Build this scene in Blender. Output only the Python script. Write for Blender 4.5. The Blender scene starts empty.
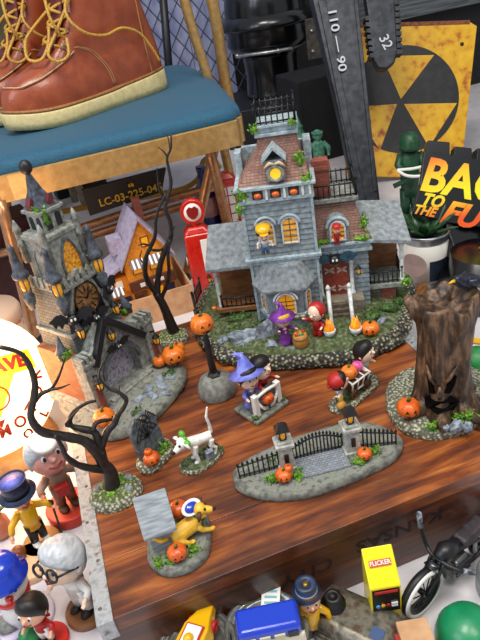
import bpy, bmesh, math, random
from mathutils import Vector, Matrix, noise as mnoise
random.seed(7)
C = bpy.context.scene.collection
PI = math.pi
S = 0.01                                   # everything below is written in centimetres
def rad(a): return a * PI / 180
# ------------------------------------------------------------------ camera
sc = bpy.context.scene
MR = ((0.93479, -0.32071, -0.15269), (-0.2934, -0.45485, -0.84085), (0.20022, 0.83082, -0.51928))
FPX, CAMH = 598.85, 40.0
cam = bpy.data.cameras.new('camera'); camo = bpy.data.objects.new('camera', cam); C.objects.link(camo)
right, down, fwd = (Vector(r).normalized() for r in MR)
rm = Matrix((right, -down, -fwd)).transposed().to_4x4()
camo.matrix_world = Matrix.Translation((0, 0, CAMH * S)) @ rm
cam.sensor_fit = 'AUTO'; cam.sensor_width = 36; cam.lens = FPX * 36 / 640; cam.clip_start = .01; cam.clip_end = 50
sc.camera = camo
CAM = Vector((0, 0, CAMH))
def ray(u, v): return right * ((u - 240) / FPX) + down * ((v - 320) / FPX) + fwd
def atz(u, v, z=0.0):                      # the point of a level surface seen there
    d = ray(u, v); return CAM + d * ((z - CAMH) / d.z)
def aty(u, v, y):
    d = ray(u, v); return CAM + d * (y / d.y)
FZ = -8.3                                  # the pale table everything stands on; the crate top is z = 0
# ------------------------------------------------------------------ mesh builder
class MB:
    def __init__(s): s.v = []; s.f = []; s.mi = []; s.sm = []; s.T = None; s.m = 0; s.smooth = False
    def add(s, vs, fs, smooth=None):
        o = len(s.v)
        for p in vs:
            p = Vector(p)
            s.v.append(s.T @ p if s.T is not None else p)
        sm = s.smooth if smooth is None else smooth
        for f in fs:
            s.f.append([i + o for i in f]); s.mi.append(s.m); s.sm.append(sm)
        return s
    def at(s, x=0, y=0, z=0, rz=0, rx=0, ry=0):
        s.T = Matrix.Translation((x, y, z)) @ Matrix.Rotation(rad(rz), 4, 'Z') @ Matrix.Rotation(rad(ry), 4, 'Y') @ Matrix.Rotation(rad(rx), 4, 'X'); return s
    def box(s, x0, x1, y0, y1, z0, z1, tx=1, ty=1, ox=0, oy=0):
        cx, cy = (x0 + x1) / 2, (y0 + y1) / 2; a, b = (x1 - x0) / 2, (y1 - y0) / 2
        vs = [(x0, y0, z0), (x1, y0, z0), (x1, y1, z0), (x0, y1, z0)] + [(cx + ox + i * a * tx, cy + oy + j * b * ty, z1) for i, j in ((-1, -1), (1, -1), (1, 1), (-1, 1))]
        return s.add(vs, [(3, 2, 1, 0), (4, 5, 6, 7), (0, 1, 5, 4), (1, 2, 6, 5), (2, 3, 7, 6), (3, 0, 4, 7)], False)
    def hexa(s, b, t):                      # four bottom points, four top points
        return s.add(list(b) + list(t), [(3, 2, 1, 0), (4, 5, 6, 7), (0, 1, 5, 4), (1, 2, 6, 5), (2, 3, 7, 6), (3, 0, 4, 7)], False)
    def loft(s, rings, cap=True, smooth=True, closed=True):
        n = len(rings[0]); vs = [p for r in rings for p in r]; fs = []
        for i in range(len(rings) - 1):
            for j in range(n if closed else n - 1):
                k = (j + 1) % n
                fs.append((i * n + j, i * n + k, (i + 1) * n + k, (i + 1) * n + j))
        s.add(vs, fs, smooth)
        if cap:
            o = len(s.v) - len(vs)
            s.f.append([o + j for j in range(n)][::-1]); s.mi.append(s.m); s.sm.append(False)
            s.f.append([o + (len(rings) - 1) * n + j for j in range(n)]); s.mi.append(s.m); s.sm.append(False)
        return s
    def prism(s, pts, d0, d1, ax='z', smooth=False):
        if ax == 'z': f = lambda p, d: (p[0], p[1], d)
        elif ax == 'y': f = lambda p, d: (p[0], d, p[1])
        else: f = lambda p, d: (d, p[0], p[1])
        return s.loft([[f(p, d0) for p in pts], [f(p, d1) for p in pts]], smooth=smooth)
    def lathe(s, prof, n=24, c=(0, 0, 0), sx=1, sy=1, smooth=True, rot=0, wob=0):
        rings = []
        for r, z in prof:
            rings.append([(c[0] + sx * r * (1 + wob * math.sin(5 * a + z)) * math.cos(a), c[1] + sy * r * (1 + wob * math.sin(3 * a + 1)) * math.sin(a), c[2] + z) for a in (2 * PI * j / n + rot for j in range(n))])
        return s.loft(rings, smooth=smooth)
    def tube(s, pts, r, n=8, smooth=True, flat=1):
        pts = [Vector(p) for p in pts]; k = len(pts)
        rr = r if isinstance(r, (list, tuple)) else [r] * k
        rings = []; up = None
        for i, p in enumerate(pts):
            t = (pts[min(i + 1, k - 1)] - pts[max(i - 1, 0)]).normalized()
            if up is None: up = Vector((0, 0, 1)) if abs(t.z) < .9 else Vector((1, 0, 0))
            a = t.cross(up)
            if a.length < 1e-6: a = t.orthogonal()
            a.normalize(); b = a.cross(t).normalized(); up = b
            rings.append([p + (a * math.cos(q) + b * math.sin(q) * flat) * rr[i] for q in (-2 * PI * j / n for j in range(n))])
        return s.loft(rings, smooth=smooth)
    def ell(s, c, r, nu=16, nv=10, rz=0, noise=0, seed=0, fr=1.0):
        if not isinstance(r, (list, tuple)): r = (r, r, r)
        vs = []; fs = []
        def pt(th, ph):
            d = Vector((math.cos(ph) * math.sin(th), math.sin(ph) * math.sin(th), math.cos(th)))
            k = 1 + (noise * mnoise.noise(d * fr * 1.7 + Vector((seed * 3.1, seed * 1.7, 0))) if noise else 0)
            x, y, z = d.x * r[0] * k, d.y * r[1] * k, d.z * r[2] * k
            q = rad(rz); return (c[0] + x * math.cos(q) - y * math.sin(q), c[1] + x * math.sin(q) + y * math.cos(q), c[2] + z)
        vs.append(pt(PI, 0))
        for i in range(1, nv):
            for j in range(nu): vs.append(pt(PI - PI * i / nv, 2 * PI * j / nu))
        vs.append(pt(0, 0)); L = len(vs) - 1
        for j in range(nu):
            k = (j + 1) % nu
            fs.append((0, 1 + k, 1 + j)); fs.append((L, 1 + (nv - 2) * nu + j, 1 + (nv - 2) * nu + k))
            for i in range(nv - 2):
                a = 1 + i * nu; fs.append((a + j, a + k, a + nu + k, a + nu + j))
        return s.add(vs, fs, s.smooth if noise > .25 else True)
    def torus(s, c, R, r, n=24, m=8, ax='z', a0=0, a1=2 * PI):
        full = abs(a1 - a0 - 2 * PI) < 1e-4; rings = []
        for i in range(n if full else n + 1):
            a = a0 + (a1 - a0) * i / n; ring = []
            for j in range(m):
                b = 2 * PI * j / m; x = (R + r * math.cos(b)) * math.cos(a); y = (R + r * math.cos(b)) * math.sin(a); z = r * math.sin(b)
                if ax == 'y': x, y, z = x, z, y
                elif ax == 'x': x, y, z = z, x, y
                ring.append((c[0] + x, c[1] + y, c[2] + z))
            rings.append(ring)
        if full: rings.append(rings[0]); return s.loft(rings, cap=False)
        return s.loft(rings)
    def leaves(s, c, r, n, size=.25, seed=1, up=.3):
        rnd = random.Random(seed); fs = []; vs = []
        for i in range(n):
            d = Vector((rnd.gauss(0, 1), rnd.gauss(0, 1), rnd.gauss(0, 1))).normalized()
            p = Vector(c) + Vector((d.x * r[0], d.y * r[1], d.z * r[2])) * rnd.uniform(.45, 1)
            a = Vector((rnd.gauss(0, 1), rnd.gauss(0, 1), rnd.gauss(0, 1) + up)).normalized() * size * rnd.uniform(.6, 1.2)
            b = a.cross(d)
            b = (b.normalized() if b.length > 1e-5 else a.orthogonal().normalized()) * size * .32
            m = p + a * .5 + d * size * .12; k = len(vs)
            vs += [p, m + b, p + a, m - b, m - d * size * .1]; fs += [(k, k + 1, k + 4), (k + 1, k + 2, k + 4), (k + 2, k + 3, k + 4), (k + 3, k, k + 4)]
        return s.add(vs, fs, False)
    def build(s, name, mat, parent=None, bevel=0, seg=2, sub=0, fix=False):
        me = bpy.data.meshes.new(name)
        me.from_pydata([tuple(p * S) for p in s.v], [], s.f)
        for m in (mat if isinstance(mat, (list, tuple)) else [mat]): me.materials.append(m)
        me.polygons.foreach_set('material_index', s.mi); me.polygons.foreach_set('use_smooth', s.sm)
        bm = bmesh.new(); bm.from_mesh(me)
        if fix: bmesh.ops.remove_doubles(bm, verts=bm.verts, dist=1e-5)
        bmesh.ops.recalc_face_normals(bm, faces=bm.faces); bm.to_mesh(me); bm.free()
        o = bpy.data.objects.new(name, me); C.objects.link(o)
        if parent is not None: o.parent = parent
        if bevel:
            m = o.modifiers.new('bevel', 'BEVEL'); m.width = bevel * S; m.segments = seg; m.limit_method = 'ANGLE'; m.angle_limit = rad(40)
        if sub:
            m = o.modifiers.new('sub', 'SUBSURF'); m.levels = sub; m.render_levels = sub
        return o
def tag(o, label=None, cat=None, group=None, kind=None):
    if label: o['label'] = label
    if cat: o['category'] = cat
    if group: o['group'] = group
    if kind: o['kind'] = kind
    return o
def thing(name, loc, rz, label, cat, group=None):
    o = bpy.data.objects.new(name, None); C.objects.link(o); o.empty_display_size = .01
    o.location = Vector(loc) * S; o.rotation_euler = (0, 0, rad(rz)); return tag(o, label, cat, group)
def remesh(o, size, sm=2):
    m = o.modifiers.new('remesh', 'REMESH'); m.mode = 'VOXEL'; m.voxel_size = size * S; m.use_smooth_shade = True
    if sm:
        k = o.modifiers.new('smooth', 'SMOOTH'); k.factor = .5; k.iterations = sm
    return o
# ------------------------------------------------------------------ materials
def lin(h):
    if not isinstance(h, str): return tuple(h) + ((1,) if len(h) == 3 else ())
    c = [int(h[i:i + 2], 16) / 255 for i in (0, 2, 4)]
    return tuple(x / 12.92 if x <= .04045 else ((x + .055) / 1.055) ** 2.4 for x in c) + (1,)
def base_mat(name):
    m = bpy.data.materials.new(name); m.use_nodes = True; nt = m.node_tree
    return m, nt, nt.nodes['Principled BSDF']
def coords(nt, scale, stretch=(1, 1, 1)):
    t = nt.nodes.new('ShaderNodeTexCoord'); mp = nt.nodes.new('ShaderNodeMapping')
    mp.inputs['Scale'].default_value = [scale * 100 * k for k in stretch]
    nt.links.new(t.outputs['Object'], mp.inputs['Vector']); return mp.outputs['Vector']
def ramp(nt, fac, stops):
    r = nt.nodes.new('ShaderNodeValToRGB'); e = r.color_ramp.elements
    while len(e) < len(stops): e.new(.5)
    for k, (p, c) in zip(e, stops): k.position = p; k.color = lin(c)
    nt.links.new(fac, r.inputs['Fac']); return r.outputs['Color']
def M(name, c1, c2=None, scale=1.0, rough=.5, bump=0.0, metal=0, coat=0, stretch=(1, 1, 1), lo=.35, hi=.65, c3=None, detail=5, bs=None, emit=None, es=0, sheen=0, spec=None):
    m, nt, b = base_mat(name)
    b.inputs['Roughness'].default_value = rough; b.inputs['Metallic'].default_value = metal
    b.inputs['Coat Weight'].default_value = coat; b.inputs['Coat Roughness'].default_value = .15
    b.inputs['Sheen Weight'].default_value = sheen
    if spec is not None: b.inputs['Specular IOR Level'].default_value = spec
    if emit: b.inputs['Emission Color'].default_value = lin(emit); b.inputs['Emission Strength'].default_value = es
    b.inputs['Base Color'].default_value = lin(c1)
    if c2 or bump:
        v = coords(nt, scale, stretch); n = nt.nodes.new('ShaderNodeTexNoise'); n.inputs['Scale'].default_value = 1; n.inputs['Detail'].default_value = detail
        nt.links.new(v, n.inputs['Vector'])
        if c2:
            st = [(lo, c1), (hi, c2)] if not c3 else [(lo, c1), ((lo + hi) / 2, c2), (hi, c3)]
            nt.links.new(ramp(nt, n.outputs['Fac'], st), b.inputs['Base Color'])
        if bump:
            n2 = n
            if bs:
                n2 = nt.nodes.new('ShaderNodeTexNoise'); n2.inputs['Scale'].default_value = 1; n2.inputs['Detail'].default_value = 4
                nt.links.new(coords(nt, bs), n2.inputs['Vector'])
            bp = nt.nodes.new('ShaderNodeBump'); bp.inputs['Strength'].default_value = min(1, bump); bp.inputs['Distance'].default_value = .0012 * max(1, bump)
            nt.links.new(n2.outputs['Fac'], bp.inputs['Height']); nt.links.new(bp.outputs['Normal'], b.inputs['Normal'])
    return m
def brickmat(name, c1, c2, mortar, w=.5, h=.25, rough=.7, axis='xz', msize=.02, bump=.6):
    m, nt, b = base_mat(name); b.inputs['Roughness'].default_value = rough
    t = nt.nodes.new('ShaderNodeTexCoord'); sp = nt.nodes.new('ShaderNodeSeparateXYZ'); cb = nt.nodes.new('ShaderNodeCombineXYZ'); ad = nt.nodes.new('ShaderNodeMath')
    nt.links.new(t.outputs['Object'], sp.inputs[0]); nt.links.new(sp.outputs['X'], ad.inputs[0]); nt.links.new(sp.outputs['Y'], ad.inputs[1])
    nt.links.new(ad.outputs[0], cb.inputs['X']); nt.links.new(sp.outputs['Z'] if axis == 'xz' else sp.outputs['Y'], cb.inputs['Y'])
    if axis == 'xy': nt.links.new(sp.outputs['X'], cb.inputs['X'])
    br = nt.nodes.new('ShaderNodeTexBrick'); nt.links.new(cb.outputs[0], br.inputs['Vector'])
    br.inputs['Color1'].default_value = lin(c1); br.inputs['Color2'].default_value = lin(c2); br.inputs['Mortar'].default_value = lin(mortar)
    br.inputs['Scale'].default_value = 100; br.inputs['Brick Width'].default_value = w; br.inputs['Row Height'].default_value = h; br.inputs['Mortar Size'].default_value = msize
    nt.links.new(br.outputs['Color'], b.inputs['Base Color'])
    bp = nt.nodes.new('ShaderNodeBump'); bp.invert = True; bp.inputs['Strength'].default_value = bump; bp.inputs['Distance'].default_value = .0006
    nt.links.new(br.outputs['Fac'], bp.inputs['Height']); nt.links.new(bp.outputs['Normal'], b.inputs['Normal'])
    return m
def pebblemat(name, c1, c2, c3, scale=4, bump=1, rough=.75):
    m, nt, b = base_mat(name); b.inputs['Roughness'].default_value = rough
    v = nt.nodes.new('ShaderNodeTexVoronoi'); v.inputs['Scale'].default_value = 1; nt.links.new(coords(nt, scale), v.inputs['Vector'])
    nt.links.new(ramp(nt, v.outputs['Distance'], [(.1, c1), (.35, c2), (.6, c3)]), b.inputs['Base Color'])
    bp = nt.nodes.new('ShaderNodeBump'); bp.invert = True; bp.inputs['Strength'].default_value = bump; bp.inputs['Distance'].default_value = .001
    nt.links.new(v.outputs['Distance'], bp.inputs['Height']); nt.links.new(bp.outputs['Normal'], b.inputs['Normal'])
    return m
def text(s, name, size, mat, parent=None, T=None, ext=.03, off=0.0, shear=0.0, align='CENTER', sx=1, font=None):
    cu = bpy.data.curves.new('t', 'FONT'); cu.body = s; cu.size = size; cu.extrude = ext; cu.offset = off; cu.shear = shear; cu.align_x = align; cu.align_y = 'CENTER'; cu.resolution_u = 3
    o = bpy.data.objects.new('t', cu); me = bpy.data.meshes.new_from_object(o); bpy.data.objects.remove(o); bpy.data.curves.remove(cu)
    me.transform(Matrix.Diagonal((S, S, S, 1)) @ (T or Matrix()) @ Matrix.Diagonal((sx, 1, 1, 1)))
    me.materials.clear(); me.materials.append(mat); me.name = name
    o = bpy.data.objects.new(name, me); C.objects.link(o)
    if parent is not None: o.parent = parent
    return o
def frame(o, x, y, z=None):                 # matrix with the given axes (x right, y up, z out)
    x = Vector(x).normalized(); y = Vector(y); z = x.cross(y).normalized(); y = z.cross(x)
    m = Matrix((x, y, z)).transposed().to_4x4(); m.translation = Vector(o); return m
FRONT = frame((0, 0, 0), (1, 0, 0), (0, 0, 1))     # text plane facing -y
K = {}
K['stone'] = M('painted_stone', '62655f', 'a3a59c', 2.2, .75, .5, lo=.3, hi=.7)
K['stone_dark'] = M('dark_stone', '3c4248', '6b7276', 2.0, .7, .5)
K['slate'] = M('slate_cone', '30343c', '575d68', 2.2, .55, .4)
K['siding'] = M('blue_grey_boards', '69747a', '919c9f', 1.6, .65, .2)
K['trim'] = M('pale_blue_trim', '82929a', 'b2c0c4', 2.0, .6, .2)
K['white'] = M('chipped_white', 'b9bdbb', 'e3e4df', 2.5, .6, .2)
K['greyroof'] = M('grey_porch_roof', '6d7377', '939a9c', 1.8, .75, .5)
K['shingle'] = brickmat('diamond_shingle', 'a07b6c', '8c6558', '5d4238', .42, .26)
K['brick'] = brickmat('red_brick', '9c5340', '834234', '5f3d34', .5, .25)
K['wood_porch'] = M('porch_boards', '7a4c2a', '9c6a3c', 2.5, .6, .2, stretch=(.3, 2, 1))
K['iron'] = M('black_iron', '101012', '1d1d20', 2, .4)
K['black'] = M('black_paint', '0d0d0f', '1b1b1e', 2, .45, .2)
K['bark'] = M('black_bark', '15110f', '2e2622', 2.4, .5, .8, stretch=(1, 1, .5))
K['gold_glow'] = M('amber_window', 'd08a10', 'f2b52c', 2.5, .25, 0, coat=.6, emit='f0a020', es=.25)
K['orange'] = M('pumpkin_orange', 'd9630c', 'ef8420', 1.2, .4, 0, coat=.3)
K['orange_dk'] = M('pumpkin_red', 'c8500e', 'e46a1c', 1.2, .4, 0, coat=.3)
K['face'] = M('black_face_paint', '120a05', rough=.5)
K['leaf'] = M('bright_leaf', '3f6b14', '7bab2c', 3, .6)
K['leaf_dk'] = M('dark_leaf', '26401a', '4d6d2a', 3, .65)
K['moss'] = M('mossy_ground', '262e18', '4d5a30', 2.2, .85, .9, c3='7c7d6c', lo=.3, hi=.72)
K['ground'] = M('grey_ground', '4c4d49', '83847c', 2.2, .85, .8, c3='6d7850', lo=.3, hi=.72)
K['gravel'] = pebblemat('gravel_edge', 'b9b69a', '6a6652', '1f1d17', 2.6)
K['basegrey'] = M('cast_base', '55564f', '84857b', 1.8, .8, .6)
K['rock'] = M('blue_grey_rock', '5f6670', '9aa3ad', 2.0, .65, .6)
K['skin'] = M('painted_skin', 'e2a987', rough=.45, coat=.2)
K['skin_lt'] = M('pale_painted_skin', 'f0cdb0', rough=.45, coat=.2)
K['red'] = M('glossy_red', 'b3170e', 'd0281a', .8, .25, coat=.5)
K['redcloth'] = M('red_paint', 'b01d1c', rough=.45)
K['purple'] = M('purple_paint', '6a2a86', '8a3fa5', 1.5, .45)
K['blueviolet'] = M('periwinkle_paint', '5a63c0', '7f86d8', 1.5, .45)
K['royal'] = M('royal_blue', '1238b8', rough=.2, coat=.6)
K['yellow'] = M('toy_yellow', 'e9b00c', rough=.3, coat=.4)
K['yellow2'] = M('puppy_yellow', 'd8a01e', 'efc243', 1.5, .45)
K['whitep'] = M('white_paint', 'e8e6e0', rough=.4, coat=.2)
K['brown'] = M('brown_paint', '4a2c18', '6b4224', 1.5, .6, .2)
K['navy'] = M('navy_paint', '1c2740', '2d3a58', 1.2, .4)
K['green'] = M('toy_green', '1e6b35', '2d8a48', 1.0, .45)
# ------------------------------------------------------------------ setting
tbl = M('pale_table', 'c4bfc2', 'd9d4d6', .25, .55, .15, lo=.3, hi=.7)
f = MB().box(-150, 330, -20, 260, FZ - 4, FZ).build('floor', tbl); tag(f, kind='structure')
dkw = M('dark_panelling', '0e0e10', '1c1c20', .4, .7, .2)
f = MB().box(60, 330, 222, 226, FZ, 130).build('wall_back', dkw); tag(f, kind='structure')
lav = M('lavender_boards', '8a90b8', 'b6bbda', .12, .7, .2, stretch=(3, 1, 1))
f = MB()
for i in range(9): f.box(-60 + i * 14, -46.3 + i * 14, 214 - .2 * (i % 2), 217, FZ, 130)
f = f.build('wall_left', lav); tag(f, kind='structure')
# crate ------------------------------------------------------------------
def woodmat(name, cs, stretch, rough, coat):
    m, nt, b = base_mat(name); b.inputs['Roughness'].default_value = rough; b.inputs['Coat Weight'].default_value = coat; b.inputs['Coat Roughness'].default_value = .22
    n1 = nt.nodes.new('ShaderNodeTexNoise'); n1.inputs['Scale'].default_value = 1; n1.inputs['Detail'].default_value = 8; n1.inputs['Roughness'].default_value = .65; n1.inputs['Distortion'].default_value = .6
    nt.links.new(coords(nt, .6, stretch), n1.inputs['Vector'])
    n2 = nt.nodes.new('ShaderNodeTexNoise'); n2.inputs['Scale'].default_value = 1; n2.inputs['Detail'].default_value = 5; nt.links.new(coords(nt, .2, (.55, 1.2, 1)), n2.inputs['Vector'])
    c1 = ramp(nt, n1.outputs['Fac'], [(.28, cs[0]), (.45, cs[1]), (.58, cs[2]), (.72, cs[3])])
    k = ramp(nt, n2.outputs['Fac'], [(.36, (.14, .10, .09)), (.46, (.68, .62, .6)), (.56, (1, 1, 1))])
    mx = nt.nodes.new('ShaderNodeMix'); mx.data_type = 'RGBA'; mx.blend_type = 'MULTIPLY'; mx.inputs[0].default_value = .75
    nt.links.new(c1, mx.inputs[6]); nt.links.new(k, mx.inputs[7]); nt.links.new(mx.outputs[2], b.inputs['Base Color'])
    bp = nt.nodes.new('ShaderNodeBump'); bp.inputs['Strength'].default_value = .25; bp.inputs['Distance'].default_value = .0008
    nt.links.new(n1.outputs['Fac'], bp.inputs['Height']); nt.links.new(bp.outputs['Normal'], b.inputs['Normal']); nt.links.new(bp.outputs['Normal'], b.inputs['Coat Normal'])
    return m
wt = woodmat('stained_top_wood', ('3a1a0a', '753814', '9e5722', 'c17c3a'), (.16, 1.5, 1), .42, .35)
wf = woodmat('stained_shaded_front_wood', ('2c140a', '50260f', '653214', '854a20'), (.16, 1, 1.5), .4, .4)  # same stained wood in darker tones, the front's shade painted into the colour
zinc = M('worn_zinc', '8d9092', 'b6bbbd', 1.2, .45, .5, metal=.55, c3='6e5f55', lo=.32, hi=.74)
cr = thing('storage_crate', (-7.5, 29.6, FZ), 0, 'old stained wooden crate with stencilled front carrying the miniature village', 'crate')
W_, D_, Hc = 38.9, 37.9, -FZ
seams = [0, 5.3, 14.6, 24.2, 31, D_]
for a, b_ in zip(seams, seams[1:]):
    MB().box(0, W_, a + .025, b_ - .025, Hc - 1.5, Hc).build('top_board', wt, cr, bevel=.03)
MB().box(.2, W_ - .2, .15, 1.6, 0, Hc - 1.5).build('front_board', wf, cr, bevel=.05)
MB().box(.2, W_ - .2, D_ - 1.6, D_ - .15, 0, Hc - 1.5).build('back_board', wf, cr)
MB().box(.2, 1.7, 1.6, D_ - 1.6, 0, Hc - 1.5).build('side_board', wf, cr)
MB().box(W_ - 1.7, W_ - .2, 1.6, D_ - 1.6, 0, Hc - 1.5).build('side_board', wf, cr)
rivm = M('rivet_rust', '6a5a50', rough=.5, metal=.6)
for x0, x1 in ((-.12, 1.15), (W_ - 1.15, W_ + .12)):
    b = MB(); b.box(x0, x1, -.1, D_ + .1, Hc, Hc + .1); b.box(x0, x0 + .1 if x0 < 1 else x1, -.1, D_ + .1, Hc - 1.3, Hc) if x0 < 1 else b.box(x1 - .1, x1, -.1, D_ + .1, Hc - 1.3, Hc)
    b.box(x0, x1, -.12, -.02, Hc - 2.0, Hc + .1)
    st = b.build('metal_strip', zinc, cr, bevel=.03); tag(st, 'worn zinc edge strip')
    for i in range(9):
        r = MB(); r.ell(((x0 + x1) / 2 + (.2 if i % 2 else -.2), 1.2 + i * 4.4, Hc + .1), (.16, .16, .07), 10, 6); r.build('rivet', rivm, st)
sten = M('stencil_ink', '1c0f09', '2c160c', 1.5, .6)
T = frame((0, .13, 0), (-1, 0, 0), (0, 0, -1))
for s_, u, v, sz, kx in (('KANSAS', 401, 531, 1.9, 1.2), ('CITY', 308, 573, 1.9, 1.15)):
    q = aty(u, v, 29.6); Tm = Matrix.Translation((q.x + 7.5, 0, q.z - FZ)) @ T
    text(s_, 'stencil_lettering', sz, sten, cr, Tm, .02, .03, 0, sx=kx)
# lights --------------------------------------------------------------------
w = bpy.data.worlds.new('world'); sc.world = w; w.use_nodes = True
w.node_tree.nodes['Background'].inputs[0].default_value = (.86, .92, 1, 1); w.node_tree.nodes['Background'].inputs[1].default_value = .46
def area(name, loc, target, size, energy, col, sy=None):
    l = bpy.data.lights.new(name, 'AREA'); l.shape = 'RECTANGLE'; l.size = size * S; l.size_y = (sy or size) * S; l.energy = energy; l.color = col
    o = bpy.data.objects.new(name, l); C.objects.link(o); o.location = Vector(loc) * S
    o.rotation_euler = (Vector(target) - Vector(loc)).to_track_quat('-Z', 'Y').to_euler(); return o
area('ceiling_lamp', (-10, 30, 185), (12, 52, 0), 50, 22, (1, .94, .86), 50)
area('front_fill_light', (50, -20, 160), (15, 55, 5), 50, 11, (1, .95, .88), 50)  # unseen fill light, added to brighten the clock tower's front
area('window_daylight', (-120, 10, 120), (20, 70, 0), 90, 14, (.8, .88, 1), 90)
vs = sc.view_settings; sc.display_settings.display_device = 'sRGB'
vs.view_transform = 'Standard'; vs.look = 'None'; vs.exposure = 0; vs.gamma = 1; vs.use_curve_mapping = False
# ------------------------------------------------------------------ shared pieces
def smooth_outline(pts, n=48):
    k = len(pts); out = []
    for i in range(k):
        p0, p1, p2, p3 = (Vector(pts[(i + j) % k]) for j in (-1, 0, 1, 2))
        m = max(2, n // k)
        for j in range(m):
            t = j / m
            out.append(.5 * ((2 * p1) + (p2 - p0) * t + (2 * p0 - 5 * p1 + 4 * p2 - p3) * t * t + (3 * p1 - p0 - 3 * p2 + p3) * t ** 3))
    return out
def mound(name, pts, prof, mats, parent, noise=.12, edge=1, n=48, seed=0, fr=.9, rings=7):
    """low cast base: prof = [(scale, z)]; material 0 is the rim, 1 the top"""
    ol = smooth_outline(pts, n); c = sum(ol, Vector((0, 0))) / len(ol); R = []; b = MB()
    full = []
    for (s0, z0), (s1, z1) in zip(prof, prof[1:]):
        q = rings if s1 < .5 else 2
        for i in range(q): full.append((s0 + (s1 - s0) * i / q, z0 + (z1 - z0) * i / q))
    full.append(prof[-1])
    for s_, z in full:
        ring = []
        for p in ol:
            x, y = c.x + (p.x - c.x) * s_, c.y + (p.y - c.y) * s_
            k = 0 if z <= .01 else mnoise.noise(Vector((x * fr, y * fr, z + seed * 7.7))) * noise
            kk = 1 + (k * .12 if s_ > .9 else 0)
            ring.append((c.x + (x - c.x) * kk, c.y + (y - c.y) * kk, z + k * (1 if s_ < .95 else .3)))
        R.append(ring)
    nr = next((i for i, (s_, z) in enumerate(full) if s_ < .93), len(full) - 1)
    b.loft(R[:nr + 1], cap=False); b.m = 1; b.loft(R[nr:], cap=False)
    b.m = 1; b.add(R[-1], [list(range(len(ol)))], True)
    b.m = 0; b.add(R[0], [list(range(len(ol)))[::-1]], False)
    return b.build(name, mats, parent, fix=True)
def L(o, label): o['label'] = label; return o
def pumpkin(parent, c, r, mat=None, face=True, rz=0, sq=.86, ribs=9):
    mat = mat or K['orange']; b = MB(); vs = []; nu, nv = 36, 14; rings = []
    for i in range(1, nv):
        th = PI - PI * i / nv; ring = []
        for j in range(nu):
            ph = 2 * PI * j / nu; k = 1 - .09 * abs(math.cos(ph * ribs / 2)) ** 6 * math.sin(th) ** .5
            d = .82 + .18 * abs(math.sin(th)) ** 1.0
            ring.append((c[0] + r * k * math.sin(th) ** .9 * math.cos(ph), c[1] + r * k * math.sin(th) ** .9 * math.sin(ph), c[2] + r * sq + r * sq * math.cos(th) * d))
        rings.append(ring)
    b.loft(rings); p = b.build('pumpkin', mat, parent)
    b = MB(); zt = c[2] + r * sq * 1.78; b.tube([(c[0], c[1], zt), (c[0] + .02 * r, c[1], zt + .22 * r), (c[0] + .2 * r, c[1], zt + .4 * r)], [.2 * r, .13 * r, .11 * r], 7)
    L(b.build('stem', K['leaf_dk'], p), 'green stem')
    if face:
        a = rad(rz); cx, cy = math.sin(a), -math.cos(a); tx, ty = math.cos(a), math.sin(a); zc = c[2] + r * sq
        def fp(u, v, o=.0):
            d = math.sqrt(max(.05, 1 - (u * u + v * v))) * .97 + o
            return (c[0] + r * (cx * d + tx * u), c[1] + r * (cy * d + ty * u), zc + r * sq * v)
        for u in (-.32, .32):
            b = MB(); b.add([fp(u - .16, .14, .04), fp(u + .16, .14, .04), fp(u, .42, .06), fp(u, .2, -.1)], [(0, 1, 2), (0, 3, 1), (1, 3, 2), (2, 3, 0)]); b.build('eye', K['face'], p)
        b = MB(); pts = [(-.5, -.12), (-.3, -.3), (-.12, -.24), (0, -.36), (.12, -.24), (.3, -.3), (.5, -.12), (.3, -.46), (0, -.55), (-.3, -.46)]
        vv = [fp(u, v, .05) for u, v in pts] + [fp(u * .9, v, -.12) for u, v in pts]; nn = len(pts)
        b.add(vv, [list(range(nn)), list(range(nn, 2 * nn))[::-1]] + [(i, (i + 1) % nn, nn + (i + 1) % nn, nn + i) for i in range(nn)]); b.build('mouth', K['face'], p)
    return p
def bush(parent, spots, name='shrub', mat=None, n=34, size=.42, seed=3):
    for i, (c, r) in enumerate(spots):
        b = MB(); b.leaves(c, r, n, size, seed + i * 5); b.ell(c, [q * .6 for q in r], 8, 6, noise=.3, seed=i)
        b.build(name, mat or K['leaf_dk'], parent)
def rocks(parent, spots, seed=0, mat=None):
    for i, (c, r) in enumerate(spots):
        b = MB(); b.ell(c, r, 9, 6, rz=i * 37, noise=.55, seed=seed + i, fr=1.3); b.build('rock', mat or K['rock'], parent)
def siding(b, x0, x1, y0, y1, z0, z1, n):
    h = (z1 - z0) / n; R = []
    for i in range(n):
        for e, z in ((.10, z0 + i * h), (0, z0 + (i + 1) * h)):
            R.append([(x0 - e, y0 - e, z), (x1 + e, y0 - e, z), (x1 + e, y1 + e, z), (x0 - e, y1 + e, z)])
    b.loft(R, smooth=False); return b
def concave_roof(b, lo, hi, z0, z1, n=12, p=2.0):
    """lo, hi = (x0, x1, y0, y1); sides curve inwards like a mansard"""
    R = []
    for i in range(n + 1):
        t = i / n; k = 1 - (1 - t) ** p
        for e in ((.07, 0) if 0 < i < n else (0,)):
            x0, x1, y0, y1 = (a + (c - a) * k for a, c in zip(lo, hi)); z = z0 + (z1 - z0) * t + (.0 if e else .001)
            R.append([(x0 + e * 0 - e, y0 - e, z), (x1 + e, y0 - e, z), (x1 + e, y1 + e, z), (x0 - e, y1 + e, z)])
    b.loft(R, smooth=False); return b
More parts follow.
